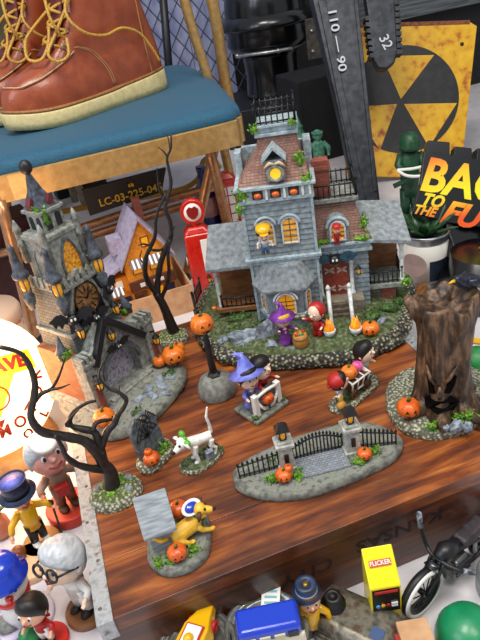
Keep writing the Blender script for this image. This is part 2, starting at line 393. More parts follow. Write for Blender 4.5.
def railing(parent, path, z, h, name='railing', step=.62, r=.095, mat=None, spikes=True, closed=False):
    """one railing along a polyline: rails, pickets and knobs in one part"""
    b = MB(); pts = [Vector((p[0], p[1], 0)) for p in path]
    if closed: pts.append(pts[0])
    for p, q in zip(pts, pts[1:]):
        d = q - p; n = max(1, round(d.length / step))
        for zz in (z + .12 * h, z + .82 * h): b.tube([(p.x, p.y, zz), (q.x, q.y, zz)], r, 6)
        for i in range(n + 1):
            c = p + d * i / n; post = i in (0, n)
            b.tube([(c.x, c.y, z - .05), (c.x, c.y, z + h * (1.05 if post else .95))], r * (1.5 if post else .85), 6)
            if post: b.ell((c.x, c.y, z + h * 1.1), r * 2, 8, 6)
    return b.build(name, mat or K['iron'], parent)
def arched(w, h, n=10, pointed=False):
    """outline of an arched opening, base at z=0, centred"""
    pts = [(-w / 2, 0), (w / 2, 0)]; s = h - (w / 2 if not pointed else w * .8)
    for i in range(n + 1):
        t = i / n
        if not pointed: a = PI * t; pts.append((w / 2 * math.cos(a), s + w / 2 * math.sin(a)))
        else:
            x = w / 2 - w * t; k = 1 - abs(x) / (w / 2); pts.append((x, s + (h - s) * (1 - (1 - k) ** 1.8)))
    return pts
def window(parent, x, y, z, w, h, mat=None, pointed=False, bars=True, frame_mat=None, name='window', rz=0, t=.18):
    """frame ring with a pane and glazing bars as sub-parts; faces -y"""
    o = arched(w + 2 * t, h + t, pointed=pointed); i_ = arched(w, h - .02, pointed=pointed); n = len(o)
    b = MB(); b.at(x, y, z, rz); vs = [(p[0], -.22, p[1]) for p in o] + [(p[0], -.22, p[1] + (.0 if k > 1 else .12)) for k, p in enumerate(i_)]
    vs += [(p[0], .1, p[1]) for p in o] + [(p[0], .1, p[1] + (.0 if k > 1 else .12)) for k, p in enumerate(i_)]
    fs = []
    for k in range(n):
        l = (k + 1) % n
        fs += [(k, l, n + l, n + k), (2 * n + k, 3 * n + k, 3 * n + l, 2 * n + l), (k, 2 * n + k, 2 * n + l, l), (n + k, n + l, 3 * n + l, 3 * n + k)]
    b.add(vs, fs, False); fr = b.build(name, frame_mat or K['white'], parent)
    b = MB(); b.at(x, y, z, rz); b.prism(i_, -.03, .08, 'y'); L(b.build('pane', mat or K['gold_glow'], fr), 'amber pane')
    if bars:
        b = MB(); b.at(x, y, z, rz); q = h - w / 2
        b.box(-.035, .035, -.1, .0, .05, h - .1)
        for k in range(1, 4): b.box(-w / 2, w / 2, -.095, .0, q * k / 3.2 + .05, q * k / 3.2 + .12)
        b.build('glazing_bars', frame_mat or K['brown'], fr)
    return fr
def lantern(parent, x, y, z, s=1, cap=None, rz=0):
    b = MB(); b.at(x, y, z, rz); b.lathe([(.3 * s, 0), (.34 * s, .12 * s), (.2 * s, .14 * s)], 8); b.lathe([(.46 * s, .95 * s), (.4 * s, 1.05 * s), (.1 * s, 1.45 * s), (.02, 1.7 * s)], 8)
    for k in range(4):
        a = PI / 4 + k * PI / 2; b.tube([(.3 * s * math.cos(a), .3 * s * math.sin(a), .05), (.34 * s * math.cos(a), .34 * s * math.sin(a), 1.0 * s)], .05 * s, 5)
    l = b.build('lantern', cap or K['black'], parent)
    b = MB(); b.at(x, y, z, rz); b.lathe([(.22 * s, .1 * s), (.3 * s, .4 * s), (.32 * s, .75 * s), (.24 * s, 1.0 * s)], 10); L(b.build('lamp_glass', K['gold_glow'], l), 'glowing amber glass')
    return l
def bat(parent, x, y, z, s, rz=0, wing=None):
    b = MB(); b.at(x, y, z, rz); b.ell((0, -.1 * s, 0), (.55 * s, .4 * s, .5 * s), 16, 10)
    for q in (-1, 1): b.lathe([(.2 * s, .3 * s), (.02 * s, .85 * s)], 8, (q * .32 * s, 0, 0))
    o = b.build('bat', K['black'], parent)
    for q in (-1, 1):
        b = MB(); b.at(x, y, z, rz); P_ = [(.4, .1), (.9, .75), (1.5, .85), (2.3, .45), (1.95, .2), (1.75, -.3), (1.45, -.05), (1.15, -.5), (.85, -.15), (.45, -.35)]
        P_ = [(q * a * s, c * s) for a, c in P_]; b.loft([[(a, -.02 * s - .12 * abs(a), c) for a, c in P_], [(a, .12 * s - .12 * abs(a), c) for a, c in P_]], smooth=False); b.build('wing', wing or K['black'], o)
    for q in (-1, 1):
        b = MB(); b.at(x, y, z, rz); b.ell((q * .18 * s, -.46 * s, .12 * s), (.11 * s, .08 * s, .15 * s), 8, 6); L(b.build('eye', K['whitep'], o), 'white eye')
    return o
def figure(parent, loc, h, rz=0, skin=None, shirt=None, legs=None, hair=None, hat=None, hatm=None, arms=None, name='figure', head=.2, skirt=False, hairstyle='short', cape=None, lean=0, sit=False, glasses=False, nose=.028, headtilt=0, shoes=None, look=0):
    """a small painted person facing -y; the body is one remeshed surface, clothes and hair are its children"""
    skin = skin or K['skin']; shirt = shirt or K['redcloth']; T = Matrix.Translation(loc) @ Matrix.Rotation(rad(rz), 4, 'Z') @ Matrix.Rotation(rad(lean), 4, 'X') @ Matrix.Scale(h, 4)
    hz = 1 - head; sh = hz - head - .02; hip = .32; u = h
    A = arms or {-1: (-.22, -.1, .38), 1: (.22, -.1, .38)}
    HT = T @ Matrix.Translation((0, 0, hz)) @ Matrix.Rotation(rad(look), 4, 'Z') @ Matrix.Rotation(rad(headtilt), 4, 'X')
    b = MB(); b.T = T
    b.tube([(0, 0, hip - .04), (0, 0, .42), (0, 0, sh - .03), (0, 0, sh + .03)], [.09, .085, .1, .05], 12); b.tube([(0, 0, sh), (0, -.005, hz)], [.05, .05], 10)
    for q in (-1, 1):
        b.tube([(q * .055, 0, hip), (q * .06, -.01, .17), (q * .065, 0, .03)], [.06, .048, .038], 9); b.ell((q * .07, -.035, .025), (.042, .08, .028), 10, 6)
        hp = Vector(A[q]); s0 = Vector((q * .1, 0, sh - .03)); el = (s0 + hp) / 2 + Vector((q * .05, .03, -.02))
        b.tube([s0, el, hp], [.038, .031, .024], 9); d = (hp - el).normalized(); b.ell(hp + d * .02, (.03, .028, .034), 8, 6)
        sd = d.cross(Vector((0, 0, 1))); sd = sd.normalized() if sd.length > .01 else Vector((1, 0, 0))
        for k in range(4):
            f0 = hp + d * .03 + sd * (k - 1.5) * .014; b.tube([f0, f0 + d * (.03 - abs(k - 1.4) * .004), f0 + d * .045 + Vector((0, -.004, -.012))], [.009, .008, .006], 6)
        b.tube([hp + sd * .02, hp + sd * .045 + d * .022], [.01, .007], 6)
    b.T = HT
    b.ell((0, 0, 0), (head * .86, head * .88, head), 20, 14); b.ell((0, -head * .3, -head * .35), (head * .62, head * .55, head * .5), 14, 9)
    b.ell((0, -head * .92, -head * .12), (head * .14, head * .18, head * .15), 10, 7)
    for q in (-1, 1): b.ell((q * head * .86, 0, -head * .1), (head * .1, head * .16, head * .22), 8, 6)
    body = b.build(name, skin, parent); remesh(body, max(.022, .0115 * h), 1)
    def kid(nm, mat, bb, lab=None):
        o = bb.build(nm, mat, body)
        if lab: L(o, lab)
        return o
    for q in (-1, 1):
        b = MB(); b.T = HT; b.ell((q * head * .32, -head * .8, head * .05), (head * .12, head * .1, head * .15), 8, 6); kid('eye', K['whitep'], b)
        b = MB(); b.T = HT; b.ell((q * head * .32, -head * .87, head * .04), (head * .08, head * .055, head * .105), 8, 6); kid('pupil', K['face'], b)
    b = MB(); b.T = HT; b.tube([(-head * .3, -head * .76, -head * .42), (0, -head * .9, -head * .52), (head * .3, -head * .76, -head * .42)], head * .05, 6); kid('mouth', M('lip_paint', '8a2a22', rough=.4), b)
    b = MB(); b.T = T
    if skirt: b.lathe([(.2, .06), (.18, .1), (.12, .32), (.1, .42), (.125, sh - .04), (.07, sh + .02)], 16, sy=.8)
    else: b.lathe([(.11, hip - .03), (.105, .42), (.125, sh - .04), (.07, sh + .02)], 16, sy=.85)
    for q in (-1, 1):
        hp = Vector(A[q]); s0 = Vector((q * .09, 0, sh - .03)); el = (s0 + hp) / 2 + Vector((q * .05, .03, -.02)); b.tube([s0, el, el + (hp - el) * .8], [.055, .045, .04], 9)
    kid('coat' if not skirt else 'dress', shirt, b)
    if not skirt:
        b = MB(); b.T = T
        for q in (-1, 1): b.tube([(q * .05, 0, hip + .04), (q * .06, -.01, .17), (q * .065, 0, .06)], [.075, .06, .055], 9)
        kid('trousers', legs or K['navy'], b)
    b = MB(); b.T = T
    for q in (-1, 1): b.ell((q * .07, -.04, .03), (.055, .095, .038), 10, 6)
    kid('shoes', shoes or K['brown'], b)
    if hair:
        b = MB(); b.T = HT
        if hairstyle == 'short':
            R = []
            for i in range(9):
                th = PI * .62 * (1 - i / 8) + .03; R.append([(1.0 * head * math.sin(th) * math.cos(a) * .95, head * math.sin(th) * math.sin(a) * (1.0 if math.sin(a) > 0 else .93), head * 1.06 * math.cos(th) + (head * .42 * max(0, -math.sin(a)) ** .7 * (th / 1.25) if th > .4 else 0)) for a in (2 * PI * j / 24 for j in range(24))])
            b.loft(R)
        else:
            b.ell((0, head * .22, head * .1), (head * 1.0, head * .95, head * 1.02), 18, 12)
        kid('hair', hair, b)
    if hat == 'witch':
        b = MB(); b.T = HT; b.lathe([(head * 1.5, head * .42), (head * 1.55, head * .47), (head * .88, head * .62), (head * .6, head * 1.2), (head * .34, head * 1.8), (.02, head * 2.3)], 18); b.tube([(0, 0, head * 1.7), (-head * .2, head * .15, head * 2.2), (-head * .7, head * .25, head * 2.4)], [head * .36, head * .2, .012], 9); hh = kid('hat', hatm, b)
    elif hat == 'cap':
        b = MB(); b.T = HT; b.lathe([(head * .95, head * .5), (head * .98, head * .62), (head * .9, head * 1.05), (.03, head * 1.2)], 18); b.ell((0, -head * .85, head * .52), (head * .6, head * .5, head * .06), 14, 6); kid('hat', hatm, b)
    elif hat == 'scarf':
        b = MB(); b.T = HT; b.ell((0, head * .1, head * .3), (head * 1.0, head * 1.0, head * .85), 18, 12); b.ell((0, head * 1.05, 0), (head * .3, head * .25, head * .22), 10, 6); kid('bandana', hatm, b)
    if cape:
        b = MB(); b.T = T; R = []
        for z, w_, yy in ((sh + .05, .09, .05), (.45, .16, .13), (.3, .2, .17), (.1, .25, .2)):
            R.append([(-w_, yy - .03, z), (-w_ * .4, yy + .05, z), (w_ * .4, yy + .05, z), (w_, yy - .03, z), (w_ * .4, yy + .02, z), (-w_ * .4, yy + .02, z)])
        b.loft(R); kid('cape', cape, b)
    if glasses:
        b = MB(); b.T = HT
        for q in (-1, 1): b.torus((q * head * .36, -head * .98, head * .03), head * .27, head * .055, 20, 6, 'y'); b.tube([(q * head * .62, -head * .95, head * .05), (q * head * .92, -head * .1, head * .05)], head * .05, 6)
        b.tube([(-head * .12, -head * 1.0, head * .05), (head * .12, -head * 1.0, head * .05)], head * .05, 6); kid('glasses', K['black'], b)
    return body
# ------------------------------------------------------------------ the mansion
hm = thing('haunted_mansion', (19.08, 57.54, .12), -22, 'grey-blue haunted mansion model with towers, porches and pink-brown shingle roofs', 'model house')
def hl(p):                                   # world point to mansion coordinates
    a = rad(22); d = Vector((p[0] - 19.08, p[1] - 57.54)); return (d.x * math.cos(a) - d.y * math.sin(a), d.x * math.sin(a) + d.y * math.cos(a))
ol = [hl(p) for p in ((11.0, 69), (9.2, 62.2), (10.0, 56.8), (13.5, 52.6), (18.5, 49.8), (23.5, 47.9), (29, 48.6), (33.4, 52.2), (37.2, 58.5), (37, 66), (30, 75), (17, 76))]
mb_ = mound('base', ol, [(.985, 0), (1.0, .35), (.985, 1.0), (.95, 1.35), (.86, 1.6), (.6, 2.2), (.3, 2.4), (.05, 2.4)], [K['gravel'], K['moss']], hm, .5, n=84, seed=1)
L(mb_, 'mossy ground with a pebbled rim')
# tower
b = MB(); siding(b, -2.8, 4.7, 0, 7, 1.2, 17.2, 26); tw = b.build('tower_wall', K['siding'], hm)
for x in (-2.9, 4.55):
    b = MB(); b.box(x, x + .3, -.15, .2, 1.4, 17.2); b.build('corner_board', K['trim'], tw)
b = MB(); b.box(-3.3, 5.2, -.5, 7.4, 10.2, 10.55); b.box(-3.1, 5.0, -.3, 7.2, 9.8, 10.2); b.build('belt_cornice', K['trim'], hm, bevel=.06)
b = MB(); b.box(-3.1, 5.0, -.3, 7.3, 17.0, 17.4); b.box(-3.0, 4.9, -.2, 7.2, 17.4, 18.5); b.box(-3.35, 5.25, -.55, 7.5, 18.5, 18.85); co = b.build('cornice', K['trim'], hm, bevel=.06)
for i, x in enumerate((-.9, 1.0, 2.9)):
    b = MB(); b.prism([(x - .55, 17.5), (x + .55, 17.5), (x + .55, 18.4), (x - .55, 18.4)], -.28, -.1, 'y'); b.build('frieze_panel', K['black'], co)
    pumpkin(hm, (x, -.3, 17.5), .42, K['orange_dk'], True)
for x in (-2.4, 0.05, 1.95, 3.85, 4.6):
    b = MB(); b.box(x - .12, x + .12, -.45, -.15, 17.4, 18.5); b.build('bracket', K['white'], co)
b = MB(); concave_roof(b, (-2.9, 4.8, 0, 7), (-.2, 3.7, 2.0, 5.6), 18.85, 23.4); b.build('mansard_roof', K['shingle'], hm)
b = MB(); b.box(-.5, 4.0, 1.7, 5.9, 23.3, 23.65); b.box(-.3, 3.8, 1.9, 5.7, 23.65, 24.2); b.box(-.55, 4.05, 1.65, 5.95, 24.2, 24.5); b.build('roof_cap', K['trim'], hm, bevel=.06)
railing(hm, [(-.3, 1.9), (3.8, 1.9), (3.8, 5.7), (-.3, 5.7)], 24.5, 1.9, 'roof_railing', .55, closed=True)
b = MB(); b.box(-3.2, -2.5, 4.6, 7.4, 18.8, 21.2); b.box(4.4, 5.2, 4.6, 7.4, 18.8, 21.6); b.box(-3.2, 5.2, 6.6, 7.4, 18.8, 21.2); b.build('parapet', K['trim'], hm)
# dormer
b = MB(); b.box(.35, 2.15, -.2, 2.6, 19.2, 21.4); dm = b.build('dormer', K['siding'], hm)
b = MB(); b.prism([(.0, 21.2), (1.25, 22.5), (2.5, 21.2), (2.5, 21.5), (1.25, 22.85), (0, 21.5)], -.5, 2.9, 'y'); b.build('gable_roof', K['trim'], dm)
b = MB(); b.torus((1.25, -.35, 20.05), .75, .2, 26, 8, 'y'); b.build('round_frame', K['stone'], dm)
b = MB(); b.lathe([(.68, -.1), (.68, .1)], 24); b.T = None; vs = [(1.25 + v.x, -.28 + v.z, 20.05 + v.y) for v in b.v]; b.v = [Vector(v) for v in vs]; L(b.build('round_window', M('lit_yellow', 'f2c21a', rough=.2, emit='f2c020', es=.5), dm), 'lit yellow round window')
b = MB()
for q in (-1, 1): b.tube([(1.25, -.45, 21.05), (1.25 + q * .5, -.5, 21.2), (1.25 + q * .8, -.45, 20.95), (1.25 + q * 1.1, -.4, 20.7)], [.12, .2, .16, .06], 7)
b.build('carved_scroll', M('bone_paint', 'c9b38e', rough=.6), dm)
# upper windows
window(hm, 2.05, -.05, 12.0, 1.5, 3.0)
window(hm, -.55, -.05, 12.0, 1.5, 2.9)
for x in (2.05, -.55):
    b = MB(); b.torus((x, -.22, 14.2), 1.12, .2, 16, 6, 'y', .15, PI - .15); b.build('window_hood', K['trim'], hm)
g = figure(hm, (-.85, -1.0, 11.6), 3.5, 8, K['skin_lt'], K['whitep'], M('sky_trousers', '3f7fb0', rough=.5), hair=K['face'], hat='cap', hatm=K['yellow'], lean=14, head=.24); L(g, 'small figure in white leaning out of the upper window')
# bay window
B0 = [(-2.2, 0), (-1.2, -1.9), (2.6, -1.9), (3.6, 0)]
def grow(k, dy=0): return [(.7 + (x - .7) * k, y * k + dy) for x, y in B0]
b = MB(); b.prism(grow(1.0), 1.8, 7.3); by = b.build('bay', K['siding'], hm)
b = MB(); b.loft([[(x, y, z) for x, y in grow(k)] for k, z in ((1.28, 7.25), (1.28, 7.45), (.95, 9.0), (.8, 9.9))], smooth=False); b.build('bay_roof', K['greyroof'], hm)
b = MB(); b.prism(grow(1.1), 3.7, 4.0); b.build('bay_sill', K['trim'], by); b = MB(); b.prism(grow(1.08), 6.9, 7.25); b.build('bay_cornice', K['trim'], by)
for i in range(6):
    b = MB(); b.lathe([(.02, -.45), (.3, -.3), (.36, -.05), (.3, .1)], 10, (-1.0 + i * .68, -2.0, 3.7), sy=.4); b.build('scallop', M('cream_shell', 'd8c9a4', rough=.6), by)
window(hm, .7, -1.95, 4.1, 1.9, 2.6)
for x, y, rz in ((-1.72, -.97, -62), (3.12, -.97, 62)):
    window(hm, x, y, 4.2, .8, 2.2, rz=rz)
b = MB(); b.torus((.7, -2.15, 5.75), 1.35, .13, 16, 6, 'y', .1, PI - .1); b.torus((.7, -2.15, 5.75), 1.05, .1, 16, 6, 'y', .1, PI - .1); b.build('carved_arch', K['white'], by)
# wing
b = MB(); siding(b, 4.7, 10.4, 1.8, 8.5, 1.5, 9.4, 13); wg = b.build('wing_wall', K['siding'], hm)
b = MB(); b.box(4.4, 10.9, 1.3, 9, 9.3, 9.7); b.box(4.4, 10.75, 1.45, 8.9, 9.7, 10.3); b.box(4.4, 11.1, 1.1, 9.1, 10.3, 10.65); b.build('wing_cornice', K['trim'], hm, bevel=.06)
b = MB(); concave_roof(b, (4.7, 10.8, 1.4, 8.8), (4.7, 9.4, 3.3, 7.6), 10.65, 14.9); b.build('wing_roof', K['shingle'], hm)
b = MB(); b.box(4.7, 9.8, 2.9, 8.0, 14.8, 15.3); b.build('wing_roof_deck', K['stone'], hm, bevel=.05)
railing(hm, [(4.9, 3.1), (9.6, 3.1), (9.6, 7.8), (4.9, 7.8)], 15.3, 1.8, 'roof_railing', .6)
b = MB(); b.box(5.0, 6.9, 3.7, 5.4, 15.2, 18.4); b.box(4.85, 7.05, 3.55, 5.55, 18.4, 18.8); b.box(5.05, 6.85, 3.75, 5.35, 18.8, 19.4); b.build('chimney', K['brick'], hm)
b = MB(); b.prism([(6.0, 10.7)] + [(7.2 + 1.2 * math.cos(a), 12.6 + 1.0 * math.sin(a)) for a in [PI - PI * i / 10 for i in range(11)]] + [(8.4, 10.7)], 1.3, 4.4, 'y'); wd = b.build('wing_dormer', K['siding'], hm)
b = MB(); b.torus((7.2, 1.25, 12.55), 1.15, .2, 18, 6, 'y', 0, PI); b.build('dormer_hood', K['trim'], wd)
window(hm, 7.2, 1.25, 11.0, 1.4, 2.2)
g = figure(hm, (7.0, .75, 10.75), 2.5, 10, K['skin_lt'], K['redcloth'], K['redcloth'], hat='cap', hatm=K['redcloth'], hair=K['yellow'], lean=8); L(g, 'small figure in red at the wing dormer')
# door and porch of the wing
b = MB(); b.box(4.9, 9.6, -.2, 2.0, .6, 3.9); b.build('stone_landing', brickmat('rubble', '6f6757', '8a8170', '3d372c', .9, .45), hm)
for x in (5.95, 7.35):
    b = MB(); b.box(x - .72, x + .72, 1.55, 1.85, 3.9, 8.3); dr = b.build('door_leaf', M('red_door', '7d2f20', '9c4730', 2, .55), hm)
    for zz in (4.8, 7.2):
        for q in (-1, 1):
            b = MB(); b.hexa([(x - .55, 1.42, zz + q * .3 - .13), (x + .55, 1.42, zz - q * .3 - .13), (x + .55, 1.56, zz - q * .3 - .13), (x - .55, 1.56, zz + q * .3 - .13)], [(x - .55, 1.42, zz + q * .3 + .13), (x + .55, 1.42, zz - q * .3 + .13), (x + .55, 1.56, zz - q * .3 + .13), (x - .55, 1.56, zz + q * .3 + .13)])
            L(b.build('nailed_plank', M('pinkish_plank', 'b79a90', rough=.6), dr), 'pale crossed plank')
for x in (4.85, 8.45):
    b = MB(); b.lathe([(.36, 3.9), (.36, 4.2), (.24, 4.3), (.22, 7.9), (.34, 8.1), (.36, 8.4)], 14, (x, 1.45, 0)); b.build('column', K['white'], hm)
    lantern(hm, x + (.75 if x > 6 else -.15), 1.0, 6.6, .8)
b = MB(); b.box(4.5, 8.8, 1.1, 1.9, 8.4, 8.9); b.build('door_lintel', K['trim'], hm, bevel=.05)
bat(hm, 6.6, .75, 8.9, 1.15, 0, M('teal_wing', '1d2f46', '2f5a66', 2, .4))
for i in range(7):
    b = MB(); b.box(5.75, 7.75, -2.9 + i * .4, -.15, .5 + i * .46, .96 + i * .46); b.build('step', M('step_boards', '4a4034', '6e6252', 2, .7) if i == 0 else bpy.data.materials['step_boards'], hm)
for x in (5.55, 7.95):
    b = MB(); b.tube([(x, -.1, 5.6), (x, -1.5, 3.9), (x, -3.0, 2.4)], .24, 8); b.lathe([(.3, .6), (.24, 2.4), (.34, 2.5), (.1, 2.9)], 10, (x, -3.0, 0)); b.lathe([(.3, 3.0), (.24, 5.7), (.34, 5.8), (.1, 6.2)], 10, (x, -.1, 0))
    for i in range(6):
        t = i / 6; b.tube([(x, -.15 - 2.8 * t, 3.8 - 2.8 * t), (x, -.15 - 2.8 * t, 5.5 - 3.1 * t)], .1, 6)
    b.build('stair_rail', K['white'], hm)
# right porch
b = MB(); b.hexa([(9.9, 1.9, 10.0), (15.3, 1.9, 9.2), (15.3, 8.0, 9.2), (9.9, 8.0, 10.0)], [(9.9, 1.9, 10.5), (15.3, 1.9, 9.65), (14.9, 7.8, 12.3), (9.7, 7.8, 12.9)]); b.build('porch_roof', K['greyroof'], hm, bevel=.08)
b = MB(); b.box(10.3, 14.9, 2.3, 7.6, 3.6, 4.2); b.build('porch_floor', K['stone'], hm, bevel=.06)
b = MB(); b.box(10.3, 14.4, 6.6, 7.2, 4.2, 9.6); b.build('porch_back_wall', K['wood_porch'], hm)
b = MB(); b.lathe([(.34, 4.2), (.3, 4.6), (.22, 4.7), (.22, 8.6), (.34, 8.8), (.34, 9.3)], 12, (14.3, 2.7, 0)); b.build('porch_post', K['white'], hm)
railing(hm, [(10.6, 2.6), (14.3, 2.6), (14.4, 7)], 4.25, 1.7, 'porch_railing', .55)
b = MB(); b.box(12.0, 13.6, 2.8, 4.4, .9, 3.6); b.build('brick_pillar', K['brick'], hm)
b = MB(); b.box(10.4, 12.0, 3.0, 6, .9, 3.6); b.build('stone_foundation', bpy.data.materials['rubble'], hm)
# left porch
b = MB(); b.hexa([(-8.5, 2.1, 8.3), (-2.8, 2.1, 8.3), (-2.8, 7.4, 8.3), (-8.5, 7.4, 8.3)], [(-8.5, 2.1, 8.75), (-2.8, 2.1, 8.75), (-2.8, 7.2, 12.3), (-8.0, 7.2, 12.3)]); b.build('porch_roof', K['greyroof'], hm, bevel=.08)
b = MB(); b.box(-8.1, -2.8, 2.2, 6.9, 2.6, 3.2); b.build('porch_floor', K['wood_porch'], hm, bevel=.06)
b = MB(); b.box(-7.6, -2.8, 6.1, 6.6, 3.2, 8.4); b.build('porch_back_wall', K['wood_porch'], hm)
b = MB(); b.lathe([(.34, 3.2), (.28, 3.5), (.24, 3.6), (.24, 7.7), (.36, 7.9), (.36, 8.3)], 12, (-7.5, 2.7, 0)); b.build('porch_post', K['white'], hm)
railing(hm, [(-7.3, 2.5), (-3.2, 2.5)], 3.2, 1.5, 'porch_railing', .55)
railing(hm, [(-7.3, 6.0), (-3.2, 6.0)], 6.6, 1.4, 'porch_railing', .55)
b = MB(); b.box(-5.7, -4.2, 2.6, 4.4, .9, 2.6); b.build('brick_pillar', K['brick'], hm)
lantern(hm, -8.2, 2.3, 7.0, .7)
railing(hm, [hl((10.0, 62.5)), hl((10.6, 67.5)), hl((12.5, 71))], 1.6, 2.0, 'iron_fence', .6)
# greenery, rocks and small sculpted pieces
bush(hm, [((4.3, -.1, 18.9), (.9, .5, .7)), ((-2.6, -.2, 18.2), (1.0, .6, 1.1)), ((-3.1, -.1, 16.6), (.6, .5, 1.3)), ((3.9, 1.1, 20.6), (.6, .6, 1.2)), ((9.8, 1.4, 10.9), (1.5, .6, .5)), ((5.3, 1.4, 10.9), (1.2, .5, .4)), ((10.2, 2.2, 12.4), (.5, .6, 1.1)), ((-2.9, 1.6, 9.9), (.6, .6, .9)), ((14.7, 2.4, 4.3), (.8, .5, .5)), ((6.8, 1.0, 8.6), (1.0, .3, .4)), ((-.4, 1.6, 24.3), (.5, .5, .5)), ((3.5, 1.7, 24.4), (.4, .4, .3))], 'ivy', K['leaf'], 46, .45)
bush(hm, [((-5, -1.6, 2.1), (2.4, 1.3, .6)), ((-2.3, -.9, 2.2), (1.2, .8, .6)), ((-5.5, 1.2, 2.3), (2.2, 1.0, .7)), ((10.2, -1.2, 2.2), (1.6, 1.4, .6)), ((12.3, .4, 2.1), (1.8, 1.2, .6)), ((4.3, -.6, 2.3), (.8, .8, .6)), ((9.0, -3.4, 1.8), (1.2, .8, .3)), ((13.8, 2.2, 1.8), (1.0, 1.0, .5))], 'shrub', K['leaf_dk'], 90, .42, 20)
rocks(hm, [((-4.4, -2.6, 1.8), (2.4, 1.0, 1.1)), ((-1.9, -2.4, 2.1), (2.0, .9, 1.5)), ((-7.2, -2.4, 1.5), (1.0, .7, .6)), ((-4.7, -3.8, 1.5), (.8, .5, .4)), ((-1.6, -4.2, 1.6), (1.2, .7, .6)), ((1.2, -5.2, 1.4), (.6, .5, .4)), ((11.2, -1.9, 1.8), (.9, .4, .4)), ((8.2, -4.6, 1.3), (.6, .4, .35)), ((.4, -4.4, 1.5), (.5, .4, .4))], 3)
g = figure(hm, (.2, -4.3, 1.5), 4.3, 30, K['skin_lt'], K['purple'], K['purple'], hair=K['yellow'], hat='witch', hatm=K['purple'], skirt=True, arms={-1: (-.22, -.15, .58), 1: (.26, -.16, .48)}, head=.22); L(g, 'small figure in purple witch hat and dress beside the barrel')
g = figure(hm, (3.9, -4.0, 1.6), 4.6, -35, K['skin_lt'], K['redcloth'], K['redcloth'], hair=K['redcloth'], hairstyle='hood', cape=K['royal'], arms={-1: (-.26, -.14, .6), 1: (.2, -.1, .45)}, shoes=K['yellow'], head=.22); L(g, 'small figure in red hood with blue cape')
b = MB(); b.lathe([(.62, 0), (.85, .5), (.92, 1.0), (.84, 1.6), (.7, 1.9)], 20, (1.9, -4.9, 1.3)); ba = b.build('barrel', M('tan_barrel', 'a8742e', 'c08c40', 2, .55, .3), hm)
for zz in (.45, 1.45):
    b = MB(); b.torus((1.9, -4.9, 1.3 + zz), .86, .06, 24, 6); b.build('hoop', K['brown'], ba)
rnd = random.Random(4)
for i in range(7):
    b = MB(); b.ell((1.9 + rnd.uniform(-.5, .5), -4.9 + rnd.uniform(-.5, .5), 3.25), (.22, .22, .2), 10, 7); b.build('sweet', [K['redcloth'], K['green'], K['orange']][i % 3], ba)
for x in (5.2, 8.1):
    b = MB(); b.lathe([(.5, 0), (.45, .15), (.2, .35), (.22, .6), (.6, .95), (.72, 1.5), (.62, 1.55), (.4, 1.3)], 18, (x, -4.0, 1.2)); u_ = b.build('urn', K['white'], hm)
    b = MB()
    for i in range(6):
        a = i * 1.05; b.tube([(x + .3 * math.cos(a), -4.0 + .3 * math.sin(a), 2.5), (x + .4 * math.cos(a + .3), -4.0 + .4 * math.sin(a + .3), 3.0), (x + .18 * math.cos(a + .9), -4.0 + .18 * math.sin(a + .9), 3.8 + .2 * (i % 3))], [.3, .24, .03], 8)
    b.ell((x, -4.0, 2.8), (.45, .45, .5), 12, 8); L(b.build('flame', M('painted_flame', 'f07a10', 'f5c224', 1.6, .3, coat=.4, emit='f08010', es=.35) if x < 6 else bpy.data.materials['painted_flame'], u_), 'orange painted flames')
pumpkin(hm, (9.7, -3.8, 1.3), 1.05, rz=-10)
pumpkin(hm, (-8.3, 2.0, 3.3), .3, face=False)
# ------------------------------------------------------------------ clock tower
ct = thing('clock_tower', (0, 57.5, .1), 36, 'crooked grey stone clock tower model with slate spire and amber lanterns', 'model tower')
def cl(p):
    a = rad(-36); dx, dy = p[0], p[1] - 57.5; return (dx * math.cos(a) - dy * math.sin(a), dx * math.sin(a) + dy * math.cos(a))
ol = [cl(p) for p in ((-8.0, 60), (-7.6, 56), (-6.6, 53), (-4.0, 50.4), (-1.2, 50.0), (1.6, 51.3), (4.6, 54), (6.3, 56.8), (5.9, 59.6), (3.4, 63), (0, 66), (-6, 65))]
mound('base', ol, [(.985, 0), (1, .3), (.97, .8), (.9, 1.0), (.5, 1.2), (.05, 1.25)], [K['basegrey'], K['ground']], ct, .3, n=72, seed=4)
b = MB(); b.box(-5.6, 5.2, -.4, 7.5, .6, 1.5); b.build('plinth', K['stone'], ct, bevel=.1)
for i in range(3):
    b = MB(); b.box(-3.4 - .3 * i, 2.9 + .3 * i, -1.0 - .7 * i, -.2, .5, 1.5 - .3 * i); b.build('step', K['stone'], ct, bevel=.12)
stw = brickmat('tower_masonry', '6c706c', '585d5c', '34383a', .7, .36, .8, msize=.03)
for i, (x, y, w_, h_) in enumerate(((-1.6, -2.9, 1.0, .6), (.2, -2.7, .9, .6), (1.9, -2.6, 1.0, .7), (-.6, -3.9, 1.1, .55), (1.2, -3.8, 1.0, .6), (2.8, -3.5, .8, .6), (.2, -4.9, .9, .5))):
    b = MB(); b.at(x, y, .95, i * 23); b.box(-w_ / 1.3, w_ / 1.3, -h_ / 1.3, h_ / 1.3, 0, .32, .85, .85); b.build('flagstone', K['rock'], ct, bevel=.12)
